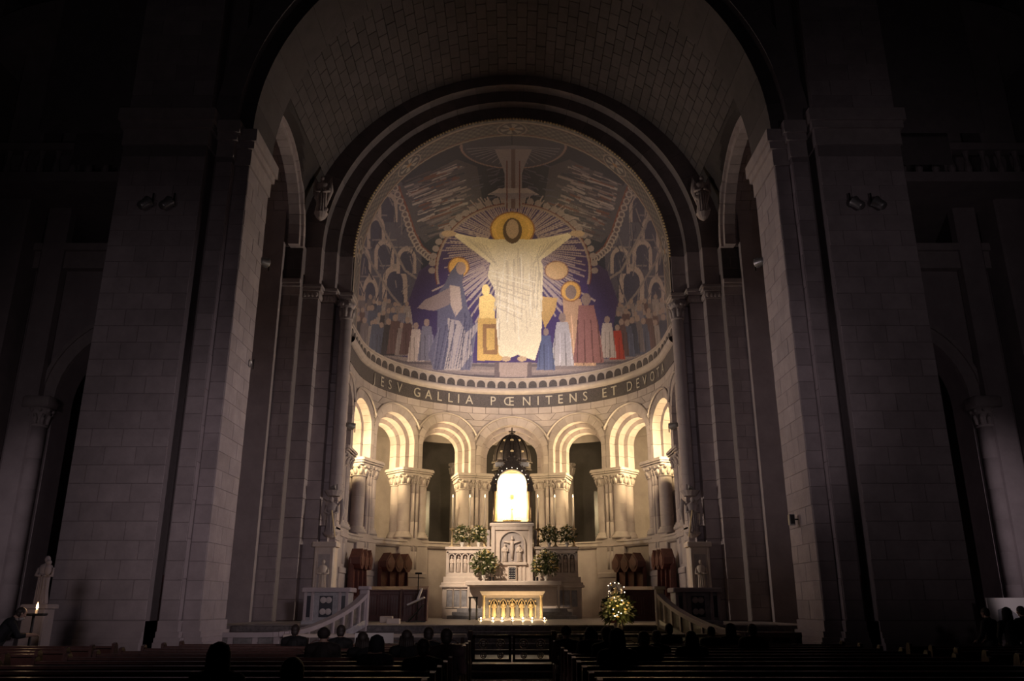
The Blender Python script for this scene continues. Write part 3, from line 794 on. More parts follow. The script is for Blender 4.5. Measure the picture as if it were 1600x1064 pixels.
# pale arcades and steep gables on both flanks
for mr in (False, True):
    q = mir if mr else (lambda p: p)
    poly(q([(40,900),(35,600),(60,420),(120,300),(230,230),(310,480),(300,640),(240,880)]), (0.125,0.120,0.145))
    for cx, cy, rx, ry in ((190,335,22,34),(150,420,20,38),(178,500,22,34),(215,600,28,42),(108,540,16,44),(255,520,22,30),(75,520,10,40),(130,640,18,44),(90,660,12,46)):
        x, y = q([(cx,cy)])[0]
        for kx, col in ((1.55,(0.36,0.30,0.255)),(1.0,(0.085,0.085,0.12))):
            poly([(x-rx*kx,y+ry*1.7)]+arcpts(x,y,rx*kx,ry*kx*0.9,180,0,14)+[(x+rx*kx,y+ry*1.7)], col)
        line([(x,y-ry*1.5),(x,y-ry*1.1)], rx*0.5, (0.30,0.26,0.23)); line([(x-rx*1.9,y-ry*1.35),(x+rx*1.9,y-ry*1.35)], 5, (0.30,0.26,0.23), 0, 0.7)
    for i in range(60):
        x = rd.uniform(50,300); y = rd.uniform(300,700)
        line(q([(x,y),(x+rd.uniform(-30,30),y+rd.uniform(20,80))]), rd.uniform(2.5,5), rd.choice([(0.24,0.21,0.20),(0.11,0.105,0.13),(0.20,0.18,0.185),(0.07,0.07,0.10)]))
    line(q([(130,330),(250,560),(310,600)]), 8, (0.27,0.235,0.21)); line(q([(100,480),(200,640),(250,700)]), 7, (0.25,0.22,0.20))
    # violet night between flank and centre
    poly(q([(300,560),(360,520),(380,880),(240,880),(250,700)]), (0.085,0.065,0.13))
    # great cloud of slanting pale strokes
    poly(q([(235,270),(430,175),(500,200),(520,330),(440,380),(320,465),(290,430)]), (0.12,0.115,0.13))
    for i in range(210):
        f = rd.random(); g = rd.random()**1.3
        x = 245+f*75+g*150; y = 268+f*190-g*70+rd.uniform(-14,10)
        L = rd.uniform(30,100)*(1-0.35*g)
        line(q([(x,y),(x+L,y-L*0.36+rd.uniform(-6,6))]), rd.uniform(2.5,9), rd.choice([(0.36,0.31,0.28),(0.27,0.23,0.22),(0.20,0.17,0.18),(0.12,0.10,0.115),(0.42,0.37,0.33),(0.20,0.10,0.085),(0.06,0.063,0.09),(0.09,0.09,0.12)]), 0, 0.9)
    for i in range(22):
        x = rd.uniform(470,590); y = rd.uniform(190,330)
        line(q([(x,y),(x+rd.uniform(10,40),y-rd.uniform(2,14))]), rd.uniform(2,5), (0.14,0.14,0.18))
    # scalloped border ribbon between cloud and flank
    rb = [(228,268),(262,360),(285,430),(310,478),(345,508),(385,525)]
    line(q(rb), 7, (0.22,0.10,0.08))
    for (x1,y1),(x2,y2) in zip(rb[:-1], rb[1:]):
        for k in range(4):
            x, y = q([(x1+(x2-x1)*k/4-12, y1+(y2-y1)*k/4+6)])[0]; ell(x, y, 12, 12, (0.38,0.33,0.28)); ell(x, y, 7, 7, (0.16,0.13,0.14))
# central violet glory with fine rays
poly(arcpts(625,560,262,225,-10,190,40)+[(360,880),(890,880)], (0.095,0.065,0.16))
for k in range(110):
    t = PI*(-0.28+1.56*k/109)+rd.uniform(-0.01,0.01)
    L = rd.uniform(215,262); c, n = math.cos(t), -math.sin(t)
    w = 3.6 if k % 3 else 5.2
    line([(625+c*95,490+n*95),(625+c*L,490+n*L*0.88+15)], w, (0.46,0.38,0.34), 0.2, 0.85)
for k in range(26):
    t = rad(205+k*5.2); c, n = math.cos(t), -math.sin(t); L = rd.uniform(220,330)
    line([(625+c*110,500+n*110),(625+c*L,500+n*L)], 6, (0.50,0.42,0.34), 0.3, 0.8)
line(arcpts(625,560,266,229,-12,192,40), 11, (0.36,0.29,0.24)); line(arcpts(625,560,270,233,-12,192,40), 4, (0.20,0.08,0.07))
for t in np.linspace(0,180,31): ell(625+282*math.cos(rad(t)), 560-245*math.sin(rad(t)), 12, 11, (0.34,0.29,0.26))
# upper roundel and axis ornament
ell(625,130,185,78,(0.10,0.105,0.13)); ell(625,130,185,78,(0.34,0.25,0.21),ring=0.955)
for k in range(19):
    t = rad(190+k*8.9); line([(625,128),(625+165*math.cos(t),128-66*math.sin(t))], 3, (0.24,0.22,0.23))
poly([(560,140),(690,140),(665,195),(655,225),(655,345),(595,345),(595,225),(585,195)], (0.34,0.30,0.28)); line([(625,140),(625,345)], 14, (0.20,0.14,0.13))
poly([(575,275),(675,275),(715,298),(535,298)], (0.44,0.39,0.35)); poly([(540,292),(710,292),(660,312),(590,312)], (0.30,0.27,0.27))
for x in (603,647): line([(x,180),(x,345)], 4, (0.18,0.07,0.06))
# stepped ground along the foot
poly([(20,960),(20,840),(150,850),(330,868),(500,880),(750,880),(920,868),(1100,850),(1230,840),(1230,980),(625,1060)], (0.25,0.215,0.20))
for yy, cc in ((892,(0.15,0.13,0.135)),(912,(0.30,0.255,0.23)),(930,(0.13,0.11,0.115))):
    line([(60,yy-60),(250,yy-14),(625,yy),(1000,yy-14),(1190,yy-60)], 9, cc)
poly([(560,878),(690,878),(690,930),(560,930)], (0.17,0.14,0.14)); poly([(575,878),(675,878),(672,930),(578,930)], (0.36,0.30,0.26))
# rows of small plain robed figures
def robed(x, y, h, col, head=(0.30,0.235,0.195), lean=0.0, halo=False):
    w = h*0.19
    poly([(x-w*0.55+lean*h,y-h*0.80),(x+w*0.55+lean*h,y-h*0.80),(x+w*0.9,y-h*0.35),(x+w*1.15,y),(x-w*1.15,y),(x-w*0.9,y-h*0.35)], col)
    for k in range(4):
        xx = x-w*0.7+k*w*0.48
        line([(xx+lean*h*0.5,y-h*0.6),(xx-w*0.1+k*0.1*w,y-2)], max(1.6,h*0.016), tuple(c*f_ for c, f_ in zip(col, [rd.choice([0.55,1.35])]*3)))
    if halo: ell(x+lean*h*1.1, y-h*0.89, h*0.125, h*0.125, (0.66,0.44,0.16), 0.7); ell(x+lean*h*1.1, y-h*0.89, h*0.125, h*0.125, (0.36,0.20,0.10), 0.3, ring=0.88)
    ell(x+lean*h*1.1, y-h*0.88, h*0.065, h*0.085, head)
PAL = [(0.16,0.14,0.145),(0.24,0.205,0.19),(0.10,0.11,0.15),(0.28,0.245,0.22),(0.13,0.085,0.085),(0.19,0.175,0.20),(0.06,0.068,0.10),(0.05,0.045,0.06)]
for row, (y0, h0, n0) in enumerate(((765,95,13),(810,110,12),(858,130,10))):
    for mr in (False, True):
        for k in range(n0):
            x = 70+k*(205/n0)+rd.uniform(-6,6); y = y0-28*(1-(x-70)/200)+rd.uniform(-8,8)
            if mr: x = 1250-x
            robed(x, y, h0*rd.uniform(0.85,1.1), rd.choice(PAL))
robed(985,868,125,(0.34,0.07,0.05)); robed(950,862,150,(0.40,0.35,0.30)); robed(288,875,140,(0.42,0.36,0.31)); robed(325,872,150,(0.20,0.19,0.22))
# larger plain attendants on each side
ell(436,548,38,36,(0.66,0.44,0.16),0.7); ell(436,548,38,36,(0.34,0.19,0.10),0.3,ring=0.88)
poly([(385,610),(410,562),(436,528),(458,548),(448,600),(468,690),(498,770),(476,905),(350,905),(330,850),(362,770),(362,700),(292,690),(318,662),(360,645)], (0.165,0.16,0.205))
poly([(292,690),(318,662),(365,640),(420,610),(440,640),(400,680),(350,700)], (0.30,0.245,0.225)); poly([(405,610),(440,615),(448,690),(425,720),(408,680)], (0.48,0.40,0.33))
poly([(398,725),(440,735),(462,775),(500,740),(512,752),(478,800),(482,850),(440,905),(385,905),(400,820)], (0.40,0.36,0.33)); ell(444,552,17,22,(0.44,0.33,0.26))
for k in range(16):
    x = 345+k*9; line([(x+rd.uniform(10,40),700+rd.uniform(0,60)),(x,900)], 3, rd.choice([(0.09,0.09,0.13),(0.24,0.225,0.26)]), 0, 0.8)
robed(850,890,290,(0.48,0.34,0.22),lean=-0.08,halo=True); robed(885,880,250,(0.30,0.17,0.15),lean=-0.03); robed(795,890,190,(0.42,0.40,0.38)); robed(738,905,150,(0.13,0.15,0.23))
ell(775,560,42,34,(0.62,0.46,0.26),0.4); ell(775,560,42,34,(0.36,0.22,0.15),0.2,ring=0.9)
C = 1.42*C**1.30
C *= np.array([0.88,0.90,1.16])
# gilded pedestal with lamp
poly([(502,725),(585,725),(592,872),(500,872)], (0.66,0.44,0.17), 0.6); poly([(520,745),(570,745),(572,850),(520,850)], (0.30,0.17,0.09), 0.3); poly([(533,760),(560,760),(560,835),(533,835)], (0.66,0.44,0.17), 0.6)
poly([(508,650),(545,640),(566,660),(560,725),(506,725)], (0.90,0.66,0.28), 0.55); ell(530,628,14,20,(0.95,0.72,0.32), 0.5)
poly([(725,650),(778,655),(770,700),(735,760),(722,720)], (0.55,0.36,0.16), 0.5)
# central pale robed figure with open arms, plain disc of gold behind the head
ell(622,418,78,62,(0.70,0.46,0.15),0.8); ell(622,418,78,62,(0.34,0.16,0.08),0.4,ring=0.93); ell(622,418,64,50,(0.78,0.52,0.18),0.8,ring=0.88)
ROBE = (0.82,0.74,0.60)
poly([(560,452),(690,452),(715,470),(728,560),(726,640),(722,800),(700,872),(640,852),(600,868),(575,850),(565,740),(568,640),(536,580),(548,520)], ROBE)
poly([(560,452),(470,440),(418,428),(424,444),(520,516),(552,540),(580,500)], ROBE); poly([(690,452),(775,440),(828,428),(824,446),(745,508),(712,528)], ROBE)
ell(402,432,26,11,(0.55,0.40,0.30)); ell(846,432,26,11,(0.55,0.40,0.30))
for k in range(34):
    x = 560+k*4.8; y0 = 480+rd.uniform(0,160)
    line([(x,y0),(x+rd.uniform(-16,16),y0+rd.uniform(80,200))], rd.uniform(2,5), rd.choice([(0.58,0.51,0.43),(0.66,0.58,0.48),(0.90,0.84,0.74)]))
for k in range(9): line([(545+k*3,560+k*16),(700-k*6,600+k*16)], 3.2, rd.choice([(0.58,0.51,0.43),(0.90,0.84,0.74)]))
for k in range(6):
    line([(460+k*14,448+k*5),(530+k*8,505+k*8)], 3, (0.60,0.53,0.45)); line([(790-k*14,448+k*5),(726-k*6,500+k*8)], 3, (0.60,0.53,0.45))
ell(622,422,33,44,(0.13,0.085,0.06)); ell(622,416,22,33,(0.55,0.41,0.31))
ell(600,866,16,9,(0.50,0.37,0.28)); ell(655,866,16,9,(0.50,0.37,0.28))
# edge border of the half dome with rosettes, set out on the surface itself
ang = np.degrees(np.arctan2(Zf-ZSPR, Xf)); rim = (Yf < 37.62) & (Zf > 14.2)
put(rim, (0.12,0.11,0.125))
w_ = np.sin(np.abs(ang)*1.9)*np.sin(Yf*17); put(rim & (w_ > 0.35), (0.19,0.17,0.165)); put(rim & (w_ < -0.55), (0.075,0.07,0.085))
for y0, wd, cc in ((36.32,0.10,(0.34,0.27,0.22)),(36.45,0.05,(0.08,0.05,0.05)),(37.55,0.08,(0.34,0.28,0.24)),(37.45,0.05,(0.20,0.07,0.06))): put(np.abs(Yf-y0) < wd/2, cc)
for a0 in (90, 46, 134, 5, 175):
    d = np.hypot((ang-a0)*PI/180*R0, (Yf-36.95)*1.25)
    put(rim & (d < 0.78), (0.30,0.25,0.23)); put(rim & (d < 0.70), (0.09,0.08,0.10)); put(rim & (d < 0.58) & (np.sin(np.arctan2((ang-a0)*0.13,(Yf-36.95)*1.25)*6) > -0.1), (0.32,0.29,0.28)); put(rim & (d < 0.16), (0.34,0.2,0.12))
C *= rng.uniform(0.90, 1.10, (U.size, 1))
me = bpy.data.meshes.new('mosaic_half_dome')
nv = NS*NT
me.vertices.add(nv); me.vertices.foreach_set('co', np.stack([Xm,Ym,Zm],-1).astype(np.float32).ravel())
ii, jj = np.meshgrid(np.arange(NS-1), np.arange(NT-1), indexing='ij'); a_ = (ii*NT+jj).ravel()
quads = np.stack([a_, a_+1, a_+NT+1, a_+NT], -1).astype(np.int32)
me.loops.add(quads.size); me.polygons.add(len(quads))
me.loops.foreach_set('vertex_index', quads.ravel()); me.polygons.foreach_set('loop_start', np.arange(0, quads.size, 4, dtype=np.int32))
me.polygons.foreach_set('loop_total', np.full(len(quads), 4, np.int32)); me.polygons.foreach_set('use_smooth', np.ones(len(quads), bool))
ca = me.attributes.new('tesserae', 'FLOAT_COLOR', 'POINT'); ca.data.foreach_set('color', np.concatenate([np.clip(C,0,1), np.ones((nv,1))], 1).astype(np.float32).ravel())
ga = me.attributes.new('gilding', 'FLOAT', 'POINT'); ga.data.foreach_set('value', G.astype(np.float32))
me.update(); me.validate()
m, nt, b = new_mat('mosaic_tesserae')
n1 = nt.nodes.new('ShaderNodeAttribute'); n1.attribute_name = 'tesserae'; n2 = nt.nodes.new('ShaderNodeAttribute'); n2.attribute_name = 'gilding'
vo = nt.nodes.new('ShaderNodeTexVoronoi'); vo.inputs['Scale'].default_value = 26; tcn = nt.nodes.new('ShaderNodeTexCoord'); nt.links.new(tcn.outputs['Object'], vo.inputs['Vector'])
mr = nt.nodes.new('ShaderNodeMapRange'); mr.inputs['To Min'].default_value = 0.87; mr.inputs['To Max'].default_value = 1.13
sx_ = nt.nodes.new('ShaderNodeSeparateXYZ'); nt.links.new(vo.outputs['Color'], sx_.inputs[0]); nt.links.new(sx_.outputs[0], mr.inputs['Value'])
vm = nt.nodes.new('ShaderNodeVectorMath'); vm.operation = 'SCALE'; nt.links.new(n1.outputs['Color'], vm.inputs[0]); nt.links.new(mr.outputs['Result'], vm.inputs['Scale'])
nt.links.new(vm.outputs[0], b.inputs['Base Color']); b.inputs['Roughness'].default_value = 0.5
mg = nt.nodes.new('ShaderNodeMath'); mg.operation = 'MULTIPLY'; mg.inputs[1].default_value = 0.6; nt.links.new(n2.outputs['Fac'], mg.inputs[0]); nt.links.new(mg.outputs[0], b.inputs['Metallic'])
bp = nt.nodes.new('ShaderNodeBump'); bp.inputs['Strength'].default_value = 0.15; bp.inputs['Distance'].default_value = 0.02; nt.links.new(vo.outputs['Distance'], bp.inputs['Height']); nt.links.new(bp.outputs['Normal'], b.inputs['Normal'])
me.materials.append(m)
dome = bpy.data.objects.new('mosaic_half_dome', me); COL.objects.link(dome)
tag(dome, 'blue and cream figured mosaic covering the half dome of the apse', 'mosaic', kind='structure')
# ------------------------------------------------------------------ carved figures, flowers
def figure(mb, x, y, z, h, turn=0.0, arms=1):
    """small draped standing saint: robe, shoulders, folded arms, head"""
    p = [(0.15,0),(0.155,0.04),(0.125,0.25),(0.115,0.45),(0.125,0.60),(0.145,0.74),(0.12,0.80),(0.045,0.835),(0.04,0.86)]
    mb.lathe([(a*h,b*h) for a,b in p], (x,y,z), 12, 1.0, 0.72)
    mb.ball((x+turn*0.02*h, y-0.01*h, z+0.92*h), (0.058*h,0.062*h,0.078*h), 10, 7)
    for k in range(5):
        a = -PI/2+(k-2)*0.42
        mb.tube([(x+math.cos(a)*0.115*h, y+math.sin(a)*0.09*h, z+0.62*h),(x+math.cos(a+0.1)*0.14*h, y+math.sin(a+0.1)*0.108*h, z+0.02*h)], 0.016*h, 5)
    if arms:
        for sx in (-1,1):
            mb.tube([(x+sx*0.135*h,y,z+0.74*h),(x+sx*0.165*h,y-0.03*h,z+0.58*h),(x+sx*0.03*h,y-0.115*h,z+0.56*h+turn*0.04*h)], [0.045*h,0.042*h,0.028*h], 7)
    return mb

def arch_poly(x0, x1, z0, z1, n=11):
    r = (x1-x0)/2; c = (x0+x1)/2
    return [(x0,z0)]+[(c+r*math.cos(t), z1-r+r*math.sin(t)) for t in np.linspace(PI,0,n)]+[(x1,z0)]
def arch_frame(mb, x0, x1, z0, z1, w, y0, y1, n=12, legs=True):
    """raised arch moulding of width w between y0 (front) and y1"""
    c = (x0+x1)/2; r = (x1-x0)/2; zc = z1-r; vs = []
    pts = []
    if legs: pts.append((-1,z0))
    for t in np.linspace(PI,0,n+1): pts.append((t,None))
    if legs: pts.append((1,z0))
    for t, zz in pts:
        if zz is not None: q = [(c+t*r, zz),(c+t*(r+w), zz)]
        else: q = [(c+r*math.cos(t), zc+r*math.sin(t)),(c+(r+w)*math.cos(t), zc+(r+w)*math.sin(t))]
        vs += [(q[0][0],y0,q[0][1]),(q[1][0],y0,q[1][1]),(q[1][0],y1,q[1][1]),(q[0][0],y1,q[0][1])]
    m_ = len(pts)
    return mb.add(vs, [(i*4+k,i*4+(k+1)%4,i*4+4+(k+1)%4,i*4+4+k) for i in range(m_-1) for k in range(4)]+[(3,2,1,0),(m_*4-4,m_*4-3,m_*4-2,m_*4-1)])

def bouquet(name, label, loc, w, h, nl, nb, seed, group, yellow=0.25, vase_h=0.3, vase_m='vase', vr=0.11):
    r = random.Random(seed)
    t = thing(name, label, 'flowers', loc, 0, group)
    MB().lathe([(vr*0.6,0),(vr*0.7,0.02),(vr*0.45,vase_h*0.25),(vr*0.9,vase_h*0.6),(vr,vase_h*0.9),(vr*0.85,vase_h)], (0,0,0), 14).build('vase', M[vase_m], t, True)
    lf = MB(); bl = MB(); by = MB(); c = Vector((0,0,vase_h+h*0.40))
    for k in range(nl):
        a = r.uniform(0,2*PI); e = r.uniform(-0.5,1.0)*PI/2; q = r.uniform(0.35,1.0)
        d = Vector((math.cos(a)*math.cos(e), math.sin(a)*math.cos(e), math.sin(e)))
        p = c+Vector((d.x*w/2*q, d.y*w/2*q*0.8, d.z*h*0.55*q))
        L = r.uniform(0.10,0.22)*min(w,1.0); sd = d.cross(Vector((r.uniform(-1,1),r.uniform(-1,1),r.uniform(-1,1)))).normalized()*L*0.22
        tip = p+d*L+Vector((0,0,-0.2*L*r.random())); mid_ = p+d*L*0.5+Vector((0,0,0.08*L))
        lf.add([p, mid_-sd, tip, mid_+sd], [(0,1,2),(0,2,3)])
        if k % 6 == 0: lf.tube([(0,0,vase_h*0.9), c.lerp(p,0.5), p], 0.008, 4, False)
    for k in range(nb):
        a = r.uniform(0,2*PI); e = r.uniform(-0.25,0.98)*PI/2; q = r.uniform(0.8,1.08)
        p = c+Vector((math.cos(a)*math.cos(e)*w/2*q, math.sin(a)*math.cos(e)*w/2*q*0.8, math.sin(e)*h*0.58*q))
        rr = r.uniform(0.035,0.06)*max(0.8,min(w,1.15))
        (by if r.random() < yellow else bl).lathe([(rr*0.25,-rr*0.6),(rr*0.9,-rr*0.1),(rr,rr*0.35),(rr*0.55,rr*0.5),(rr*0.5,rr*0.25)], p, 7)
    for mb_, nm, mm in ((lf,'foliage','leaf'),(bl,'blossoms','petal'),(by,'yellow_blossoms','petal_y')):
        if mb_.v: mb_.build(nm, M[mm], t)['kind'] = 'stuff'
    return t

# ------------------------------------------------------------------ high altar with retable
HY = 40.0
ha = thing('high_altar', 'tall pale marble high altar with saints in arcaded wings', 'altar', (0,HY,1.10))
def B(mb, name, m, par=None, smooth=False): return mb.build(name, M[m], par or ha, smooth, world=(par is None))
for k in range(3):
    B(MB().cbox(-2.9+0.2*k, 2.9-0.2*k, HY-1.5+0.35*k, HY, 1.1+0.15*k, 1.25+0.15*k, 0.02), 'altar_step', 'grey_panel')
B(MB().cbox(-3.25,3.25,HY,HY+1.3,1.1,2.48,0.03), 'altar_body', 'marble')
for sx in (-1,1):
    for k, x in enumerate((2.22,2.56,2.90)):
        MB_ = MB().cbox(sx*x-0.13, sx*x+0.13, HY-0.03, HY+0.1, 1.62, 2.34, 0.015); B(MB_, 'inset_panel', 'grey_panel')
        mb = MB(); 
        for xa in (sx*x-0.16, sx*x+0.16): mb.box(xa-0.02, xa+0.02, HY-0.05, HY+0.05, 1.58, 2.38)
        mb.box(sx*x-0.18, sx*x+0.18, HY-0.05, HY+0.05, 2.36, 2.41).box(sx*x-0.18, sx*x+0.18, HY-0.05, HY+0.05, 1.56, 1.61); B(mb, 'panel_frame', 'marble')
B(MB().cbox(-3.38,3.38,HY-0.12,HY+1.35,2.48,2.58,0.03).cbox(-3.32,3.32,HY-0.06,HY+1.3,2.58,2.70,0.03), 'ledge', 'marble')
B(MB().cbox(-3.22,3.22,HY,HY+1.3,2.70,2.95,0.03), 'predella', 'marble')
for sx in (-1,1):
    x0, x1 = (-3.1,-1.0) if sx < 0 else (1.0,3.1)
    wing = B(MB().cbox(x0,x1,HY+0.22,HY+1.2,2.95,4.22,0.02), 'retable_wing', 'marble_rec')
    def W(mb, name, m, smooth=False):
        mb.v = [(p[0], p[1]-HY, p[2]-1.10) for p in mb.v]; return mb.build(name, M[m], wing, smooth)
    W(MB().cbox(x0,x1,HY+0.02,HY+1.2,2.95,3.14,0.02).cbox(x0,x1,HY+0.02,HY+0.3,4.02,4.20,0.02).cbox(x0-0.06,x1+0.06,HY-0.05,HY+1.25,4.20,4.32,0.03)
      .box(x0,x0+0.10,HY+0.02,HY+0.3,3.1,4.1).box(x1-0.10,x1,HY+0.02,HY+0.3,3.1,4.1), 'wing_frame', 'marble')
    p = (x1-x0-0.2)/6
    for k in range(6):
        xa = x0+0.1+p*k
        W(arch_frame(MB(), xa+0.045, xa+p-0.045, 3.14, 3.98, 0.045, HY+0.04, HY+0.25), 'niche_arch', 'marble')
        W(figure(MB(), xa+p/2, HY+0.14, 3.16, 0.74, random.uniform(-1,1)), 'saint_relief', 'marble', True)
# centre tower
tw = B(MB().cbox(-0.98,0.98,HY-0.12,HY+1.3,2.70,5.30,0.03), 'centre_tower', 'marble')
def T(mb, name, m, smooth=False):
    mb.v = [(p[0], p[1]-HY, p[2]-1.10) for p in mb.v]; return mb.build(name, M[m], tw, smooth)
T(MB().cbox(-1.06,1.06,HY-0.22,HY+1.35,5.26,5.40,0.03).cbox(-0.98,-0.80,HY-0.20,HY,2.7,5.26,0.02).cbox(0.80,0.98,HY-0.20,HY,2.7,5.26,0.02).cbox(-0.8,0.8,HY-0.20,HY,5.08,5.26,0.02), 'tower_frame', 'marble')
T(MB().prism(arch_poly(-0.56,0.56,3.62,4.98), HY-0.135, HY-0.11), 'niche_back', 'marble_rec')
T(arch_frame(MB(), -0.57, 0.57, 3.60, 4.99, 0.07, HY-0.22, HY-0.10, 16), 'niche_moulding', 'marble')
T(MB().cbox(-0.70,0.70,HY-0.26,HY,3.48,3.60,0.02), 'niche_shelf', 'marble')
cr = MB().box(-0.04,0.04,HY-0.19,HY-0.13,3.7,4.80).box(-0.40,0.40,HY-0.19,HY-0.13,4.50,4.57)
T(cr, 'relief_cross', 'marble')
cf = MB().lathe([(0.05,0),(0.07,0.3),(0.09,0.42),(0.08,0.55),(0.10,0.72),(0.04,0.80)], (0,HY-0.20,3.78), 10, 1, 0.7).ball((0.01,HY-0.22,4.66), (0.065,0.06,0.08), 8, 6)
for sx in (-1,1): cf.tube([(sx*0.08,HY-0.2,4.46),(sx*0.22,HY-0.2,4.50),(sx*0.38,HY-0.2,4.54)], [0.035,0.03,0.022], 6)
T(cf, 'relief_figure', 'marble', True)
for x in (-0.34,0.34): T(figure(MB(), x, HY-0.18, 3.62, 0.82, -x), 'relief_figure', 'marble', True)
T(MB().cbox(-0.22,0.22,HY-0.24,HY,2.78,3.42,0.02), 'tabernacle_frame', 'marble')
T(MB().box(-0.155,0.155,HY-0.26,HY-0.2,2.84,3.36), 'tabernacle_door', 'slit')
mb = MB()
for i in range(3):
    for j in range(5): mb.ball((-0.1+0.1*i, HY-0.265, 2.90+0.1*j), 0.022, 6, 4)
T(mb, 'door_stud', 'white')['kind'] = 'stuff'
for x in (-0.58,-0.4,0.4,0.58): T(MB().cbox(x-0.06,x+0.06,HY-0.16,HY,2.75,3.46,0.015), 'tower_pilaster', 'marble')
# thin returns beside the tower, shade put into their darker marble
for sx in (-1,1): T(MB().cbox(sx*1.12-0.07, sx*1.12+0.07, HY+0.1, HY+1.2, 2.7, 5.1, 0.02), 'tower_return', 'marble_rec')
mens = tag(MB().cbox(-2.12,2.26,HY-1.05,HY-0.3,2.56,2.74,0.03).build('altar_shelf', M['marble']), 'long pale stone shelf in front of the high altar', 'shelf')
for x in (-1.98,2.12): MB().cbox(x-0.05,x+0.05,HY-0.98,HY-0.88,1.55,2.56,0.01).build('leg', M['marble'], mens)
for x in (-1.0,-0.86,1.02,1.16): tag(MB().lathe([(0.05,0),(0.05,0.16),(0.02,0.18)], (x,HY-0.8,2.74), 10).build('cruet', M['black']),
      'small dark vessel on the altar shelf, %s' % {-1.0:'leftmost of four',-0.86:'second from left',1.02:'third from left',1.16:'rightmost of four'}[x], 'vessel', 'vessels on the altar shelf')

# ------------------------------------------------------------------ exposition throne: gilded niche under a bronze domed canopy
EY = 40.45
th = thing('exposition_throne', 'bronze domed canopy over a glowing golden niche on the altar', 'canopy', (0,EY,5.40))
def Q(mb, name, m, par=None, smooth=False):
    if par is None: return mb.build(name, M[m], th, smooth, world=True)
    mb.v = [(p[0], p[1]-EY, p[2]-5.40) for p in mb.v]; return mb.build(name, M[m], par, smooth)
ZT0, ZT1 = 5.42, AZ(735, EY)
Q(MB().cbox(-0.98,0.98,EY-0.3,EY+0.7,5.40,5.50,0.02), 'throne_base', 'bronze')
nb_ = Q(MB().prism(arch_poly(-0.72,0.72,5.50,ZT1), EY+0.42, EY+0.46), 'niche_back', 'wax')
mb = MB(); pl = arch_poly(-0.72,0.72,5.50,ZT1,15); vs = [(x,y,z) for x,z in pl for y in (EY-0.05,EY+0.45)]
mb.add(vs, [(2*i,2*i+1,2*i+3,2*i+2) for i in range(len(pl)-1)]); Q(mb, 'niche_lining', 'goldstone')
mb = MB()
for k in range(24):
    t = 2*PI*k/24; L = 0.42 if k % 2 else 0.32
    mb.tube([(0.14*math.cos(t),EY+0.25,6.75+0.14*math.sin(t)),(L*math.cos(t),EY+0.25,6.75+L*math.sin(t))], [0.02,0.006], 5)
mb.lathe([(0.22,0),(0.22,0.03),(0.06,0.10),(0.04,0.5),(0.08,0.55),(0.03,0.62),(0.03,0.95)], (0,EY+0.25,5.6), 14); mb.ball((0,EY+0.25,6.75), (0.15,0.05,0.15), 14, 8)
mon = tag(mb.build('monstrance', M['gold']), 'golden sunburst monstrance shining inside the lit niche', 'monstrance')
mb = MB().cbox(-0.45,0.45,EY+0.1,EY+0.42,5.5,5.6,0.02)
for k in range(9): mb.ball((-0.4+0.1*k,EY+0.08,5.60), 0.05, 8, 5)
tag(mb.build('gilt_stand', M['gold']), 'gilded crest along the foot of the glowing niche', 'stand')
for sx in (-1,1):
    for xx, yy in ((0.80,EY-0.12),(0.93,EY+0.05)):
        c = MB().lathe([(0.09,0),(0.09,0.05),(0.06,0.09),(0.05,0.12),(0.05,1.62),(0.08,1.66),(0.10,1.80),(0.11,1.84)], (sx*xx,yy,5.50), 12); Q(c, 'column', 'gold' if xx < 0.9 else 'bronze', None, True)
    Q(MB().lathe([(0.16,0),(0.16,0.06),(0.1,0.12),(0.03,0.34)], (sx*0.90,EY-0.02,7.34), 8), 'pinnacle', 'bronze')
ZG = AZ(712, EY)
spand = [(-1.0,7.30),(-1.0,7.42),(0,ZG+0.05),(1.0,7.42),(1.0,7.30)]
rr_ = 0.74; arc = [(rr_*math.cos(t), ZT1-0.72+rr_*math.sin(t)) for t in np.linspace(0, PI, 19)]
mb = MB()
# gable with an arched opening, built as strips between arch and gable
ks = np.linspace(-1.0, 1.0, 41)
def gable_top(x): return 7.42+(ZG+0.05-7.42)*(1-abs(x))
def gable_bot(x): return ZT1-0.72+math.sqrt(max(rr_*rr_-x*x,0)) if abs(x) < rr_ else 6.95
for x0, x1 in zip(ks[:-1], ks[1:]):
    a0, a1, b0, b1 = gable_bot(x0), gable_bot(x1), max(gable_top(x0),gable_bot(x0)+0.06), max(gable_top(x1),gable_bot(x1)+0.06)
    mb.add([(x0,EY-0.22,a0),(x1,EY-0.22,a1),(x1,EY-0.22,b1),(x0,EY-0.22,b0),(x0,EY+0.1,a0),(x1,EY+0.1,a1),(x1,EY+0.1,b1),(x0,EY+0.1,b0)], [(0,1,2,3),(0,4,5,1),(3,2,6,7),(7,6,5,4)])
gb = Q(mb, 'gable', 'bronze')
for k in range(7):
    for sx in (-1,1): Q(MB().ball((sx*(0.12+k*0.13), EY-0.22, gable_top(0.12+k*0.13)+0.05), (0.05,0.04,0.07), 7, 5), 'crocket', 'bronze', gb)
for t in np.linspace(0.3, PI-0.3, 9):
    Q(MB().ball(((rr_+0.08)*math.cos(t), EY-0.26, ZT1-0.72+(rr_+0.08)*math.sin(t)), 0.018, 8, 5), 'bulb', 'bulb', gb)
ZD0, ZD1 = AZ(726, EY+0.3), AZ(682, EY+0.3)
RD = 0.90; hD = ZD1-ZD0
drum = Q(MB().lathe([(1.0,0),(1.0,0.05),(0.93,0.10),(0.93,0.32),(1.02,0.36),(1.02,0.44),(0.9,0.46)], (0,EY+0.35,ZD0-0.30), 8, 1, 0.55), 'drum', 'bronze')
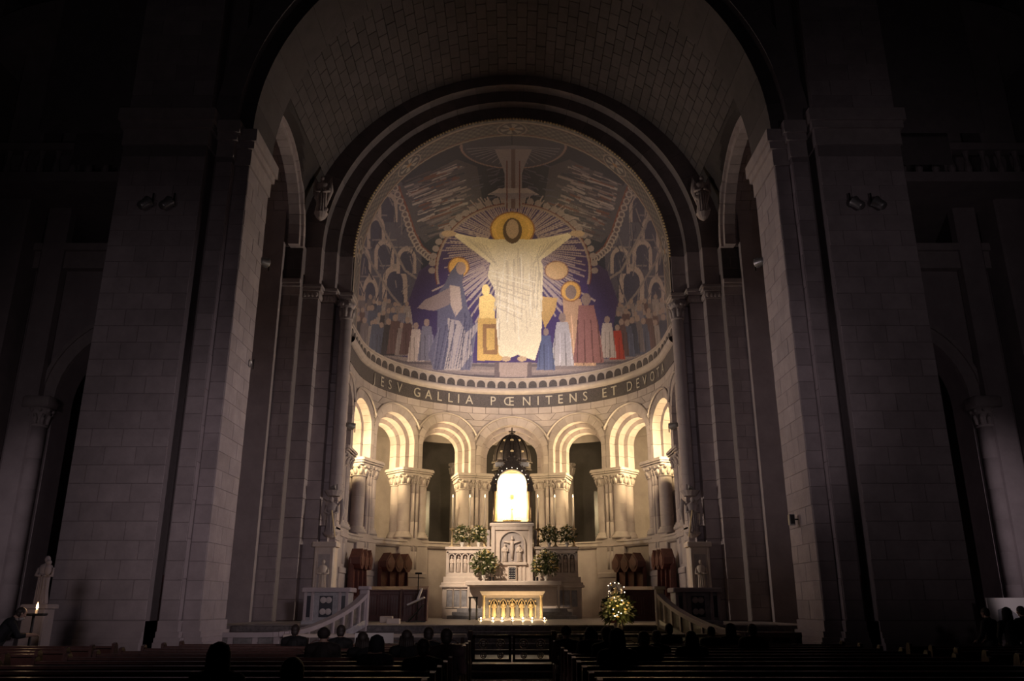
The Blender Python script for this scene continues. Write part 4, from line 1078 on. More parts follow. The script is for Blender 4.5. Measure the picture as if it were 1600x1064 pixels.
for sx in (-1,1):
    Q(MB().cbox(sx*0.60-0.24, sx*0.60+0.24, EY-0.12, EY+0.0, ZD0-0.16, ZD0+0.06, 0.02), 'drum_panel', 'grey_panel', drum)
dm = Q(MB().lathe([(RD*math.cos(a)*(1.0 if a < 1.2 else 1.0), hD*0.98*math.sin(a)) for a in np.linspace(0, 1.5, 14)], (0,EY+0.35,ZD0+0.12), 24, 1, 0.6), 'canopy_dome', 'bronze', None, True)
for k in range(12):
    t = 2*PI*k/12
    Q(MB().tube([(RD*1.02*math.cos(a)*math.cos(t), EY+0.35+0.6*RD*1.02*math.cos(a)*math.sin(t), ZD0+0.12+hD*0.99*math.sin(a)) for a in np.linspace(0,1.5,10)], 0.03, 6), 'rib', 'bronze', dm)
for a, n0 in ((0.35,3),(0.85,3)):
    for k in range(n0):
        t = -PI/2+(k-1)*0.62; ca = math.cos(a)
        Q(MB().ball((RD*1.02*ca*math.cos(t), EY+0.35+0.6*RD*1.02*ca*math.sin(t), ZD0+0.12+hD*math.sin(a)), (0.085,0.035,0.06), 10, 6), 'roundel', 'goldstone', dm)
zt = ZD0+0.12+hD
fin = Q(MB().lathe([(0.14,-0.06),(0.16,0.0),(0.06,0.08),(0.08,0.13),(0.03,0.18)], (0,EY+0.35,zt), 10), 'finial', 'bronze')
zx = AZ(668, EY+0.3)
Q(MB().box(-0.03,0.03,EY+0.32,EY+0.38,zt+0.1,zx).box(-0.17,0.17,EY+0.32,EY+0.38,zx-0.24,zx-0.17), 'cross', 'bronze', fin)
# lamps set in the niche's front lip
l = area('niche_lamp', (0,EY+0.02,ZT1-0.20), (0,EY+0.45,6.2), 120, 0.9, 0.08, (1.0,0.86,0.66))
for sx in (-1,1): area('niche_side_lamp', (sx*0.66,EY+0.0,6.4), (0,EY+0.45,6.2), 60, 0.06, 1.5, (1.0,0.86,0.64))

# ------------------------------------------------------------------ candles
POSC = {706:'leftmost of the six tall altar candles',733:'second tall altar candle from the left',757:'tall altar candle just left of the golden niche',
        841:'tall altar candle just right of the golden niche',868:'fifth tall altar candle from the left',897:'rightmost of the six tall altar candles'}
cs = thing('altar_candle', '', 'candle')
MB().lathe([(0.15,0),(0.15,0.04),(0.06,0.10),(0.035,0.2),(0.07,0.32),(0.03,0.42),(0.03,0.75),(0.13,0.84),(0.14,0.88),(0.05,0.9)], (0,0,0), 14).build('candlestick', M['goldstone'], cs, True)
MB().lathe([(0.048,0),(0.048,1.46),(0.02,1.49)], (0,0,0.88), 12).build('wax', M['wax'], cs, True)
MB().lathe([(0.012,0),(0.03,0.04),(0.024,0.09),(0.004,0.15)], (0,0,2.37), 10).build('flame', M['flame'], cs, True)
for i, (px, lab) in enumerate(POSC.items()):
    o = cs if i == 0 else copy_tree(cs)
    p = at(px, 858, HY+0.55); o.location = (p.x, HY+0.55, 4.32); o['label'] = lab; o['group'] = 'tall candles on the retable'

# ------------------------------------------------------------------ flowers
for i, (px, lab) in enumerate(((722,'cream bouquet on the left retable wing, outer one'),(748,'cream bouquet on the left retable wing, beside the tower'),
                               (858,'cream bouquet on the right retable wing, beside the tower'),(886,'cream bouquet on the right retable wing, outer one'))):
    bouquet('flower_bouquet', lab, (AX(px,850,HY+0.35), HY+0.30, 4.32), 0.84, 0.78, 420, 100, 20+i, 'bouquets on the retable', 0.2, 0.22)
bouquet('flower_bouquet', 'large cream bouquet on the altar shelf, left of the tabernacle door', (AX(756,912,HY-0.6), HY-0.62, 2.74), 1.25, 1.12, 620, 130, 31, 'bouquets on the altar shelf', 0.25, 0.26)
bouquet('flower_bouquet', 'large cream bouquet on the altar shelf, right of the tabernacle door', (AX(853,912,HY-0.6), HY-0.62, 2.74), 1.18, 1.12, 620, 130, 32, 'bouquets on the altar shelf', 0.35, 0.26)

# ------------------------------------------------------------------ front altar
AY = 35.7
fa = thing('front_altar', 'low front altar with gilded figures in niches, lit by footlights', 'altar', (0.02,AY,1.10))
def A(mb, name, m, par=None, smooth=False):
    if par is None: return mb.build(name, M[m], fa, smooth)
    return mb.build(name, M[m], par, smooth)
A(MB().cbox(-1.42,1.42,-0.15,1.05,0.0,0.06,0.01), 'altar_plinth', 'grey_panel')
A(MB().cbox(-1.16,1.16,0.12,0.90,0.06,0.90,0.02), 'altar_core', 'grey_panel')
A(MB().add([(-1.36,-0.1,1.14),(1.36,-0.1,1.14),(1.36,1.0,1.14),(-1.36,1.0,1.14),(-1.26,0.0,0.98),(1.26,0.0,0.98),(1.26,0.92,0.98),(-1.26,0.92,0.98)],
  [(0,1,2,3),(7,6,5,4),(4,5,1,0),(5,6,2,1),(6,7,3,2),(7,4,0,3)]), 'altar_table', 'marble')
A(MB().cbox(-1.12,1.12,0.02,0.9,0.88,0.98,0.01), 'altar_frieze', 'marble')
for x in (-1.19,1.19):
    mb = MB().lathe([(0.075,0),(0.075,0.06),(0.05,0.10)]+[(0.052+0.012*(k%2),0.12+k*0.04) for k in range(17)]+[(0.05,0.82),(0.08,0.88),(0.08,0.92)], (x,0.08,0.06), 12); A(mb, 'corner_column', 'goldstone', None, True)
for k in range(5):
    x = -0.76+0.38*k; w = 0.14 if k != 2 else 0.16
    pa = []
    for t in np.linspace(0, 1, 9): pa.append((x-w*(1-t*t), 0.60+0.24*t))
    for t in np.linspace(1, 0, 9)[1:]: pa.append((x+w*(1-t*t), 0.60+0.24*t))
    A(MB().tube([(p[0],0.06,p[1]) for p in pa], 0.018, 6), 'pointed_arch', 'goldstone')
    nic = A(MB().prism(arch_poly(x-w*0.72,x+w*0.72,0.12,0.76), 0.105, 0.125), 'niche_back', 'black')
    A(figure(MB(), x, 0.05, 0.16, 0.60 if k != 2 else 0.64, random.uniform(-1,1)), 'gilded_figure', 'goldstone', nic, True)
    A(MB().lathe([(0.05,0),(0.07,0.05),(0.07,0.07)], (x,0.04,0.09), 10), 'figure_base', 'goldstone', nic)
for k in range(6):
    x = -0.95+0.38*k
    A(MB().lathe([(0.03,0),(0.03,0.04),(0.016,0.06),(0.016,0.38),(0.045,0.46),(0.05,0.50)], (x,0.06,0.10), 10), 'colonnette', 'goldstone' if k in (0,5) else 'grey_panel', None, True)
    A(MB().ball((x,0.07,0.76), (0.04,0.02,0.04), 8, 5), 'quatrefoil_boss', 'goldstone')
FL = ['leftmost','second','third','middle','fifth','sixth','rightmost']
for k, x in enumerate((-1.28,-0.80,-0.42,0.0,0.42,0.80,1.30)):
    t = thing('foot_lamp', '%s of the seven small lamps before the front altar%s' % (FL[k], '' if k in (0,3,6) else ' from the left'), 'lamp', (0.02+x, AY-0.42, 1.10), 0, 'footlights of the front altar')
    MB().lathe([(0.05,0),(0.06,0.03),(0.045,0.05)], (0,0,0), 10).build('lamp_cup', M['bronze'], t)
    MB().ball((0,0,0.085), 0.032, 10, 7).build('lamp_globe', M['bulb'], t, True)
    point('foot_lamp_light', (0.02+x, AY-0.50, 1.22), 12, (1.0,0.70,0.36), 0.04)
ck = tag(MB().box(-1.78,-1.72,AY+0.1,AY+0.16,1.1,2.0).box(-1.50,-1.44,AY+0.1,AY+0.16,1.1,2.0).box(-1.80,-1.42,AY,AY+0.4,1.96,2.02).box(-1.78,-1.72,AY+0.34,AY+0.4,1.1,2.0).box(-1.50,-1.44,AY+0.34,AY+0.4,1.1,2.0).build('black_stand', M['black']),
         'small black stand close to the left end of the front altar', 'stand')

# ------------------------------------------------------------------ choir stalls against the dado
def stall(s, n, lab):
    p = apse(s, -0.28, 1.10)
    t = thing('choir_stall', lab, 'choir stall', p, -apse_angle(s), 'carved choir stalls')
    w = 0.64; W_ = n*w; H = 3.0
    MB().cbox(-W_/2, W_/2, 0.02, 0.14, 0, H-0.35, 0.02).build('back_panel', M['wood'], t)
    MB().cbox(-W_/2-0.05, W_/2+0.05, -0.75, 0.14, 0, 0.12, 0.02).build('platform', M['wood'], t)
    for k in range(n):
        x = -W_/2+w*(k+0.5)
        h = [(-0.31,H-0.62),(-0.33,H-0.34),(0,H+0.06),(0.33,H-0.34),(0.31,H-0.62),(0.12,H-0.84),(-0.12,H-0.84)]
        cn = MB().prism([(x+a*0.94,b) for a,b in h], -0.42, 0.1).build('canopy', M['wood'], t)
        MB().prism([(x+a*0.72,(b-(H-0.32))*0.72+H-0.32) for a,b in h], -0.445, -0.41).build('canopy_panel', M['wood'], cn)
        MB().cbox(x-0.27,x+0.27,-0.02,0.05,0.75,H-0.75,0.02).build('seat_back', M['wood'], t)
        MB().cbox(x-0.28,x+0.28,-0.46,0.02,0.48,0.55,0.02).build('seat', M['wood'], t)
        for q in (-1,1):
            MB().tube([(x+q*0.24,0.02,1.2),(x+q*0.24,0.0,2.2)], 0.025, 6).build('panel_shaft', M['wood'], t)
    for k in range(n+1):
        x = -W_/2+w*k
        MB().prism([(0.02,0),(-0.5,0),(-0.5,0.85),(-0.56,0.92),(-0.2,0.98),(-0.12,H-0.7),(0.02,H-0.6)], x-0.03, x+0.03, 'x').build('arm_panel', M['wood'], t)
    return t
stall(-7.25, 3, 'triple canopied dark red choir stall below the second lit arch on the left')
stall(-10.75, 3, 'canopied choir stall tucked behind the left angel bracket')
stall(7.25, 3, 'triple canopied dark red choir stall behind the glass reliquary')
stall(10.75, 3, 'canopied choir stall tucked behind the right angel bracket')

def desk(x0, x1, y, lab):
    t = thing('choir_desk', lab, 'desk', ((x0+x1)/2, y, 1.10), 0, 'choir desks'); w = (x1-x0)/2
    MB().cbox(-w,w,0,0.08,0.0,1.12,0.02).build('front_panel', M['wood'], t)
    MB().add([(-w-0.04,-0.08,1.12),(w+0.04,-0.08,1.12),(w+0.04,0.45,1.26),(-w-0.04,0.45,1.26),(-w-0.04,-0.08,1.17),(w+0.04,-0.08,1.17),(w+0.04,0.45,1.31),(-w-0.04,0.45,1.31)],
             [(3,2,1,0),(4,5,6,7),(0,1,5,4),(1,2,6,5),(2,3,7,6),(3,0,4,7)]).build('desk_top', M['wood'], t)
    for sx in (-1,1): MB().cbox(sx*w-0.04, sx*w+0.04, -0.04, 0.5, 0, 1.2, 0.02).build('end_panel', M['wood'], t)
    n = max(2, int(2*w/0.42)); p = 2*w/n
    for k in range(n):
        x = -w+p*(k+0.5)
        pn = MB().cbox(x-p*0.40,x+p*0.40,-0.025,0.02,0.14,1.0,0.015).build('carved_panel', M['wood'], t)
        for j in range(3): MB().box(x-p*0.22+j*p*0.22-0.012, x-p*0.22+j*p*0.22+0.012, -0.045, 0.0, 0.22, 0.92).build('fret', M['pew'], pn)
    return t
desk(AX(574,940,34.2), AX(625,940,34.2), 34.2, 'dark wooden choir desk beneath the left triple stall')
desk(AX(628,940,33.6), AX(666,940,33.6), 33.6, 'dark slatted wooden desk left of the high altar')
desk(AX(976,940,34.2), AX(1028,940,34.2), 34.2, 'dark wooden choir desk behind the flowered reliquary')

# folding book stand with a pale open book
p0 = at(650, 950, 31.5)
t = thing('book_stand', 'folding black book stand with a pale open book', 'lectern', (p0.x,31.5,1.10))
for sx in (-1,1): MB().beam((-0.3,sx*0.2,0.0),(0.3,-sx*0.1,0.62),0.05,0.03).build('leg', M['black'], t)
MB().beam((-0.36,0,0.02),(0.36,0,0.02),0.06,0.04).build('foot', M['black'], t)
MB().beam((-0.30,-0.05,0.60),(0.30,-0.05,0.86),0.5,0.05).build('book', M['white'], t)
MB().beam((0.06,-0.05,0.78),(0.20,-0.05,1.18),0.4,0.05).build('raised_page', M['white'], t)
p0 = at(652, 960, 33.0)
t = thing('microphone_stand', 'thin black microphone stand left of the high altar', 'microphone', (p0.x,33.0,1.10))
MB().lathe([(0.13,0),(0.13,0.02),(0.02,0.04)], (0,0,0), 14).build('stand_base', M['black'], t)
MB().tube([(0,0,0.02),(0,0,1.75)], 0.02, 6).build('pole', M['black'], t)
MB().tube([(-0.13,0,1.76),(0.13,0,1.76)], 0.035, 8).build('microphone_head', M['black'], t)
for px, yy, zz, lab in ((603,30.5,0.22,'small pale box on the choir floor, left one'),(614,29.0,0.16,'small pale box on the choir floor, right one')):
    p0 = at(px, 966, yy); tag(MB().cbox(p0.x-0.22,p0.x+0.22,yy,yy+0.3,1.10,1.10+zz,0.02).build('floor_box', M['marble']), lab, 'box', 'pale boxes on the choir floor')

# ------------------------------------------------------------------ angel brackets and relief pedestals at the chancel arch
for sx in (-1,1):
    side = 'left' if sx < 0 else 'right'
    t = thing('angel_bracket', 'carved winged figure bracket under the %s chancel column' % side, 'sculpture', (sx*7.66,35.6,4.40), 0, 'angel brackets')
    mb = figure(MB(), 0, -0.1, 0.15, 1.55, sx); mb.build('body', M['carved'], t, True)
    for q in (-1,1):
        mb = MB(); mb.tube([(q*0.12,0.0,1.25),(q*0.36,0.05,1.55),(q*0.42,0.08,1.1),(q*0.34,0.08,0.55)], [0.07,0.13,0.11,0.03], 8); mb.build('wing', M['carved'], t, True)
    MB().lathe([(0.42,1.78),(0.36,1.70),(0.30,1.62),(0.26,1.55)][::-1], (0,0.15,0.2), 12).build('bracket_cap', M['carved'], t)
    MB().lathe([(0.10,0),(0.28,0.12),(0.34,0.22)], (0,0.0,0), 12).build('bracket_foot', M['carved'], t)
    MB().tube([(sx*-0.25,-0.3,0.0),(sx*-0.05,-0.32,1.1)], 0.03, 6).build('staff', M['goldstone'], t)
    t = thing('relief_pedestal', 'pale marble pedestal with a sunken relief panel beneath the %s angel' % side, 'pedestal', (sx*7.78,35.35,1.10), 0, 'relief pedestals')
    MB().cbox(-0.50,0.50,-0.25,0.5,0,0.6,0.03).cbox(-0.42,0.42,-0.18,0.5,0.6,2.9,0.03).build('pedestal_body', M['marble'], t)
    MB().cbox(-0.52,0.52,-0.28,0.5,2.9,3.10,0.04).build('pedestal_cap', M['marble'], t)
    rp = MB().box(-0.24,0.24,-0.20,-0.17,1.0,2.6).build('relief_panel', M['marble_rec'], t)
    figure(MB(), 0, -0.19, 1.05, 1.35).build('relief_figure', M['marble'], rp, True)
    for xx in (-0.34,0.34): MB().cbox(xx-0.05,xx+0.05,-0.24,-0.15,0.7,2.85,0.02).build('pedestal_pilaster', M['marble'], t)

# ------------------------------------------------------------------ ambo parapets and curved stair balustrades
for sx in (-1,1):
    side = 'left' if sx < 0 else 'right'
    YA = 28.2
    xa, xb = AX(800+sx*325,940,YA), AX(800+sx*256,940,YA); xl, xr = min(xa,xb), max(xa,xb); cx = (xl+xr)/2; w = (xr-xl)/2
    t = thing('ambo_parapet', 'marble parapet with dark quatrefoil panels on the %s of the choir' % side, 'parapet', (cx,YA,1.10), 0, 'marble choir parapets')
    ht = AZ(918,YA)-1.10
    MB().cbox(-w,w,0,0.9,0,ht-0.14,0.02).build('parapet_body', M['grey_panel'], t)
    MB().cbox(-w-0.08,w+0.08,-0.10,1.0,ht-0.14,ht,0.03).build('coping', M['stone_plain'], t)
    MB().cbox(-w-0.05,w+0.05,-0.06,0.95,0,0.12,0.02).build('parapet_foot', M['grey_panel'], t)
    for xx, ww in ((-w*0.80,w*0.10),(sx*0.1*w-sx*0.1*w,w*0.30),(w*0.80,w*0.10)):
        pn = MB().box(xx-ww,xx+ww,-0.015,0.02,0.22,ht-0.26).build('dark_panel', M['slit'], t)
        if ww > w*0.2:
            for i in (-1,1):
                for j in (-1,1): MB().lathe([(0.10,0),(0.10,0.02),(0.05,0.03)], (0,0,0), 12).xf(Matrix.Translation((xx+i*ww*0.42,-0.015,ht/2+j*0.18))@Matrix.Rotation(PI/2,4,'X')).build('quatrefoil_disc', M['marble_rec'], pn)
    for xx in (-w*0.62,w*0.62,-w*0.94,w*0.94): MB().cbox(xx-0.05,xx+0.05,-0.05,0.02,0.12,ht-0.14,0.01).build('parapet_pilaster', M['stone_plain'], t)
    # curved stair balustrade
    y0 = 27.3
    xp = AX(800+sx*231, 940, y0)
    t = thing('stair_balustrade', 'curved pale marble stair balustrade sweeping down on the %s' % side, 'balustrade', (xp,y0,0.30), 0, 'curved stair balustrades')
    K = [(800+sx*231,930,27.2),(800+sx*245,944,26.6),(800+sx*265,958,25.8),(800+sx*290,971,24.8),(800+sx*320,983,23.5),(800+sx*352,990,22.4),(800+sx*400,992,22.0),(800+sx*452,992,21.8)]
    P_ = [at(*k) for k in K]
    # smooth the rail
    def cr_(P, n=6):
        out = []
        for i in range(len(P)-1):
            p0_, p1_, p2_, p3_ = P[max(i-1,0)], P[i], P[i+1], P[min(i+2,len(P)-1)]
            for k in range(n):
                u = k/n; out.append(0.5*((2*p1_)+(p2_-p0_)*u+(2*p0_-5*p1_+4*p2_-p3_)*u*u+(3*p1_-p0_-3*p2_+p3_)*u**3))
        return out+[P[-1]]
    rail = cr_(P_); base0 = Vector(t.location)
    mb = MB()
    for a, b in zip(rail[:-1], rail[1:]): mb.beam(a-base0, b-base0+(b-a)*0.05, 0.22, 0.12)
    mb.build('handrail', M['stone_plain'], t)
    def foot(p): return max(0.0, min(1.05, 1.05*(p.y-22.5)/(27.2-22.5)))
    mb = MB(); pb = MB()
    for a, b in zip(rail[:-1], rail[1:]):
        za, zb = foot(a), foot(b)
        d = Vector((b.y-a.y, -(b.x-a.x), 0)).normalized()*0.05
        def quad(m_, za0, za1, zb0, zb1, dd):
            m_.add([Vector((a.x,a.y,za0))-dd-base0, Vector((b.x,b.y,zb0))-dd-base0, Vector((b.x,b.y,zb1))-dd-base0, Vector((a.x,a.y,za1))-dd-base0,
                    Vector((a.x,a.y,za0))+dd-base0, Vector((b.x,b.y,zb0))+dd-base0, Vector((b.x,b.y,zb1))+dd-base0, Vector((a.x,a.y,za1))+dd-base0], [(0,1,2,3),(7,6,5,4),(3,2,6,7),(0,4,5,1)])
        quad(mb, za, za+0.22, zb, zb+0.22, d*2); quad(pb, za+0.22, a.z-0.06, zb+0.22, b.z-0.06, d*0.7)
    mb.build('string_base', M['grey_panel'], t); pb.build('panel_web', M['riser'], t)
    for i in range(0, len(rail), 4):
        p = rail[i]; z = foot(p)
        MB().cbox(p.x-base0.x-0.07, p.x-base0.x+0.07, p.y-base0.y-0.09, p.y-base0.y+0.09, z+0.2-base0.z, p.z-0.05-base0.z, 0.015).build('baluster', M['stone_plain'], t)
    MB().cbox(-0.14,0.14,-0.14,0.16,0.0,AZ(921,y0)-0.30,0.03).cbox(-0.19,0.19,-0.19,0.21,AZ(921,y0)-0.30,AZ(916,y0)-0.30,0.03).build('newel_post', M['stone_plain'], t)

# ------------------------------------------------------------------ communion rail and gate
def scroll_panel(mb, x0, x1, z0, z1, y):
    n = max(1, round((x1-x0)/0.5)); p = (x1-x0)/n
    for k in range(n):
        c = x0+p*(k+0.5); zc = (z0+z1)/2; r = min(p,(z1-z0))*0.40
        for q in (1.0, 0.45): mb.tube([(c+r*q*math.cos(t), y, zc+r*q*math.sin(t)) for t in np.linspace(0,2*PI,17)], 0.014, 5, False)
        for t in (PI/4,3*PI/4,5*PI/4,7*PI/4): mb.tube([(c+r*0.45*math.cos(t),y,zc+r*0.45*math.sin(t)),(c+r*math.cos(t),y,zc+r*math.sin(t))], 0.012, 5)
GY = 22.05
t = thing('communion_gate', 'dark two-leaf openwork gate closing the central aisle', 'gate', (0,GY,0.30))
for sx in (-1,1):
    lf = MB()
    xa, xb = (-0.99,-0.02) if sx < 0 else (0.02,0.99)
    lf.box(xa,xb,-0.03,0.03,0.60,0.68).box(xa,xb,-0.03,0.03,0.04,0.11).box(xa,xb,-0.025,0.025,0.28,0.32).box(xa,xa+0.06,-0.03,0.03,0.04,0.68).box(xb-0.06,xb,-0.03,0.03,0.04,0.68)
    leaf = lf.build('gate_leaf', M['pew'], t)
    mb = MB(); scroll_panel(mb, xa+0.06, xb-0.06, 0.32, 0.60, 0); scroll_panel(mb, xa+0.06, xb-0.06, 0.11, 0.28, 0); mb.build('scrollwork', M['pew'], leaf)
for x in (-1.05,1.05): MB().cbox(x-0.06,x+0.06,-0.06,0.06,0,0.78,0.015).build('gate_post', M['pew'], t)
for sx in (-1,1):
    side = 'left' if sx < 0 else 'right'
    t = thing('communion_rail', 'long dark communion rail with a light top edge, %s of the gate' % side, 'railing', (sx*1.15,GY,0.30), 0, 'communion rails')
    x0, x1 = (-4.6,0.0) if sx < 0 else (0.0,4.6)
    MB().cbox(x0,x1,-0.14,0.14,0.62,0.70,0.015).build('rail_top', M['marble'], t)
    MB().box(x0,x1,-0.05,0.05,0.0,0.10).build('rail_foot', M['pew'], t)
    for k in range(10):
        x = x0+0.1+k*(x1-x0-0.2)/9; MB().cbox(x-0.04,x+0.04,-0.04,0.04,0.08,0.62,0.01).build('rail_post', M['pew'], t)
    mb = MB(); scroll_panel(mb, x0+0.1, x1-0.1, 0.12, 0.60, 0); mb.build('rail_scrollwork', M['pew'], t)
p0, p1 = at(554,1005,20.2), at(615,989,20.2)
sg = tag(MB().box(p0.x,p1.x,20.2,20.23,p0.z,p1.z).build('sign_board', M['white']), 'pale blank board standing before the left communion rail', 'sign')
for x in (p0.x+0.1,p1.x-0.1): MB().cbox(x-0.02,x+0.02,20.24,20.28,0,p1.z,0.005).build('leg', M['black'], sg)

# ------------------------------------------------------------------ glass reliquary with flowers on the right
RX, RY = AX(963,960,30.5), 30.5
t = thing('reliquary', 'glass domed reliquary with lit gold ornaments on the right of the choir', 'reliquary', (RX,RY,1.10))
zb_ = AZ(948,RY)-1.10; ztp = AZ(911,RY)-1.10
MB().cbox(-0.30,0.30,-0.25,0.25,0,zb_,0.03).build('stand', M['wood'], t)
MB().cbox(-0.33,0.33,-0.28,0.28,zb_,zb_+0.06,0.02).build('tray', M['gold'], t)
MB().lathe([(0.27,0),(0.27,(ztp-zb_)*0.6),(0.22,(ztp-zb_)*0.85),(0.10,(ztp-zb_)*0.97),(0.02,ztp-zb_)], (0,0,zb_+0.06), 20).build('glass_dome', M['glass'], t, True)
figure(MB(), 0, 0, zb_+0.06, (ztp-zb_)*0.72).build('statuette', M['goldstone'], t, True)
mb = MB(); r_ = random.Random(9)
for k, (x, z) in enumerate(((-0.31,0.86),(-0.29,0.62),(0.30,0.80),(0.32,0.58),(-0.05,0.98),(0.1,0.95),(-0.22,0.95),(-0.12,0.16),(0.12,0.12),(0.0,0.06),(0.2,0.2))):
    MB().ball((x*0.9, -0.27, zb_+0.02+z*(ztp-zb_)), 0.018, 8, 5).build('votive_bulb', M['bulb'], t)
    if k % 3 == 0: point('reliquary_light', (RX+x*0.9, RY-0.42, 1.10+zb_+z*(ztp-zb_)), 2.2, (1.0,0.72,0.36), 0.03)
FX, FY_ = AX(967,985,26.75), 26.75
bouquet('flower_pedestal_bouquet', 'big yellow and cream flower arrangement in front of the reliquary', (FX,FY_,0.76), 0.98, 0.80, 760, 150, 41, None, 0.45, 0.42, 'marble', 0.15)

fb = [o for o in bpy.data.objects if o.name.startswith('flower_pedestal_bouquet')][0]
r_ = random.Random(4)
for k in range(9):
    x, z = r_.uniform(-0.22,0.12), r_.uniform(0.55,1.2)
    MB().ball((x,-0.40+0.1*abs(x),z), 0.016, 8, 5).build('fairy_bulb', M['bulb'], fb)
for x, z in ((-0.12,1.05),(0.0,0.8)): point('fairy_light', (FX+x, FY_-0.62, 0.76+z), 4.5, (1.0,0.72,0.34), 0.05)
# ------------------------------------------------------------------ statue with votive stand (left), poster (right)
SX_, SY_ = AX(60,960,21.0), 21.0
t = thing('madonna_statue', 'pale stone statue of a robed mother holding a child on a pedestal', 'statue', (SX_,SY_,0))
zf = AZ(944,SY_); zt_ = AZ(868,SY_)
MB().cbox(-0.34,0.34,-0.3,0.3,0,0.2,0.03).cbox(-0.27,0.27,-0.24,0.24,0.2,zf-0.1,0.03).cbox(-0.33,0.33,-0.29,0.29,zf-0.1,zf,0.03).build('pedestal', M['stone_plain'], t)
mb = figure(MB(), 0, 0, zf, zt_-zf, 0.5); mb.ball((0.14,-0.16,zf+(zt_-zf)*0.70), (0.08,0.08,0.14), 10, 7); mb.ball((0.14,-0.17,zf+(zt_-zf)*0.85), 0.065, 10, 7); mb.build('figure', M['stone_plain'], t, True)
VX, VY = AX(53,960,19.6), 19.6
t = thing('votive_stand', 'small iron votive stand with one burning candle by the statue', 'candle stand', (VX,VY,0))
zv = AZ(962,VY)
MB().tube([(0,0,0.03),(0,0,zv)], 0.03, 8).lathe([(0.22,0),(0.22,0.03),(0.03,0.06)], (0,0,0), 14).build('stand_pole', M['black'], t)
MB().lathe([(0.26,0),(0.28,0.02),(0.28,0.05),(0.25,0.03)], (0,0,zv), 16).build('tray', M['black'], t)
MB().lathe([(0.03,0),(0.03,0.10),(0.01,0.11)], (0.05,0,zv+0.03), 10).build('wax', M['wax'], t)
MB().lathe([(0.012,0),(0.03,0.04),(0.022,0.09),(0.004,0.15)], (0.05,0,zv+0.14), 8).build('flame', M['flame'], t)
point('votive_light', (VX+0.05,VY-0.1,zv+0.3), 5, (1.0,0.62,0.32), 0.04)
PY_ = 22.5
p0, p1 = at(1552,1000,PY_), at(1606,934,PY_)
t = thing('exhibition_board', 'white display board with a dark printed picture beyond the right pier', 'display board', ((p0.x+p1.x)/2,PY_,0))
w = (p1.x-p0.x)/2
MB().box(-w,w,0,0.04,p0.z,p1.z).build('board', M['white'], t)
MB().add([(-w*0.62,-0.01,p1.z-0.75),(-w*0.55,-0.01,p1.z-0.30),(-w*0.1,-0.01,p1.z-0.22),(w*0.35,-0.01,p1.z-0.42),(w*0.5,-0.01,p1.z-0.62),(0,-0.01,p1.z-0.66)], [(0,1,2,3,4,5)]).build('printed_picture', M['grey_panel'], t)
for x in (-w+0.05,w-0.05): MB().cbox(x-0.025,x+0.025,0.04,0.09,0,p1.z-0.05,0.005).build('post', M['black'], t)
# ------------------------------------------------------------------ lamps fixed to the masonry
def fixture(loc, target, lab, s=1.0, group='floodlights on the piers', lit=False):
    o = thing('floodlight', lab, 'floodlight', loc, 0, group)
    q = (Vector(target)-Vector(loc)).to_track_quat('-Z','Y').to_matrix().to_4x4()
    MB().lathe([(0.10*s,0.30*s),(0.13*s,0.26*s),(0.14*s,0.05*s),(0.17*s,-0.02*s),(0.17*s,-0.05*s),(0.15*s,-0.05*s),(0.12*s,0.02*s)], (0,0,0.18*s), 14).xf(q).build('lamp_housing', M['steel'], o, True)
    MB().lathe([(0.13*s,0.0),(0.13*s,0.01)], (0,0,0.18*s), 14).xf(q).build('lens', M['bulb' if lit else 'glass'], o)
    MB().tube([(0,0,0.18*s),(0,0,-0.24*s)], 0.025*s, 6).build('bracket', M['black'], o)
    return o
for sx in (-1,1):
    side = 'left' if sx < 0 else 'right'
    for k, px in enumerate((240,273)):
        X = AX(800-560 if k == 0 else 800-527, 312, 23.5); X = sx*abs(X)
        fixture((X,23.45,AZ(312,23.5)), (X*0.3,30,25), 'small floodlight on the %s pier cornice, %s one' % (side, 'outer' if k == 0 else 'inner'), 1.1)
    fixture((sx*8.60,26.9,13.2), (0,46,16), 'floodlight clamped at the inner edge of the %s pier' % side, 1.1)
    fixture((sx*7.1,36.62,9.35), (0,45.5,8), 'arcade floodlight just inside the %s chancel column' % side, 1.0, 'arcade floodlights', True)
    fixture((sx*7.48,35.42,6.52), (-sx*8.6,35.1,11.5), 'small added fill lamp on the %s angel bracket' % side, 0.6, 'added chancel fill lamps')
fixture((-8.6,26.3,9.35), (8.8,25.4,9.0), 'added fill lamp halfway up the inner face of the left pier', 0.8)
CPN = {2.5:'beside the glowing niche',6.0:'over the arch next to it',9.5:'over the outermost visible arch'}
for sx in (-1,1):
    side = 'left' if sx < 0 else 'right'
    for s0, s1, lab in ((2.5,4.86,'second arch'),(6.0,8.34,'third arch'),(9.5,11.6,'fourth arch')):
        p = apse(sx*s1*1.03, 0.7, 8.66)
        u = thing('capital_lamp', 'small black lamp on the capital under the %s %s from the niche' % (lab, side), 'lamp', p, -apse_angle(sx*s1), 'lamps on the capitals')
        MB().cbox(-0.07,0.07,-0.08,0.08,0.0,0.05,0.01).build('lamp_foot', M['black'], u)
        MB().cbox(-0.05,0.05,-0.07,0.07,0.05,0.20,0.015).build('lamp_housing', M['black'], u)
t = tag(MB().cbox(8.45,8.62,25.5,25.68,AZ(820,25.5),AZ(803,25.5),0.02).build('loudspeaker', M['steel']), 'small grey loudspeaker on the inner face of the right pier', 'loudspeaker')
MB().box(8.47,8.60,25.485,25.50,AZ(820,25.5)+0.03,AZ(803,25.5)-0.03).build('speaker_grille', M['black'], t)
MB().box(8.6,8.76,25.56,25.62,AZ(812,25.5),AZ(810,25.5)).build('wall_bracket', M['black'], t)
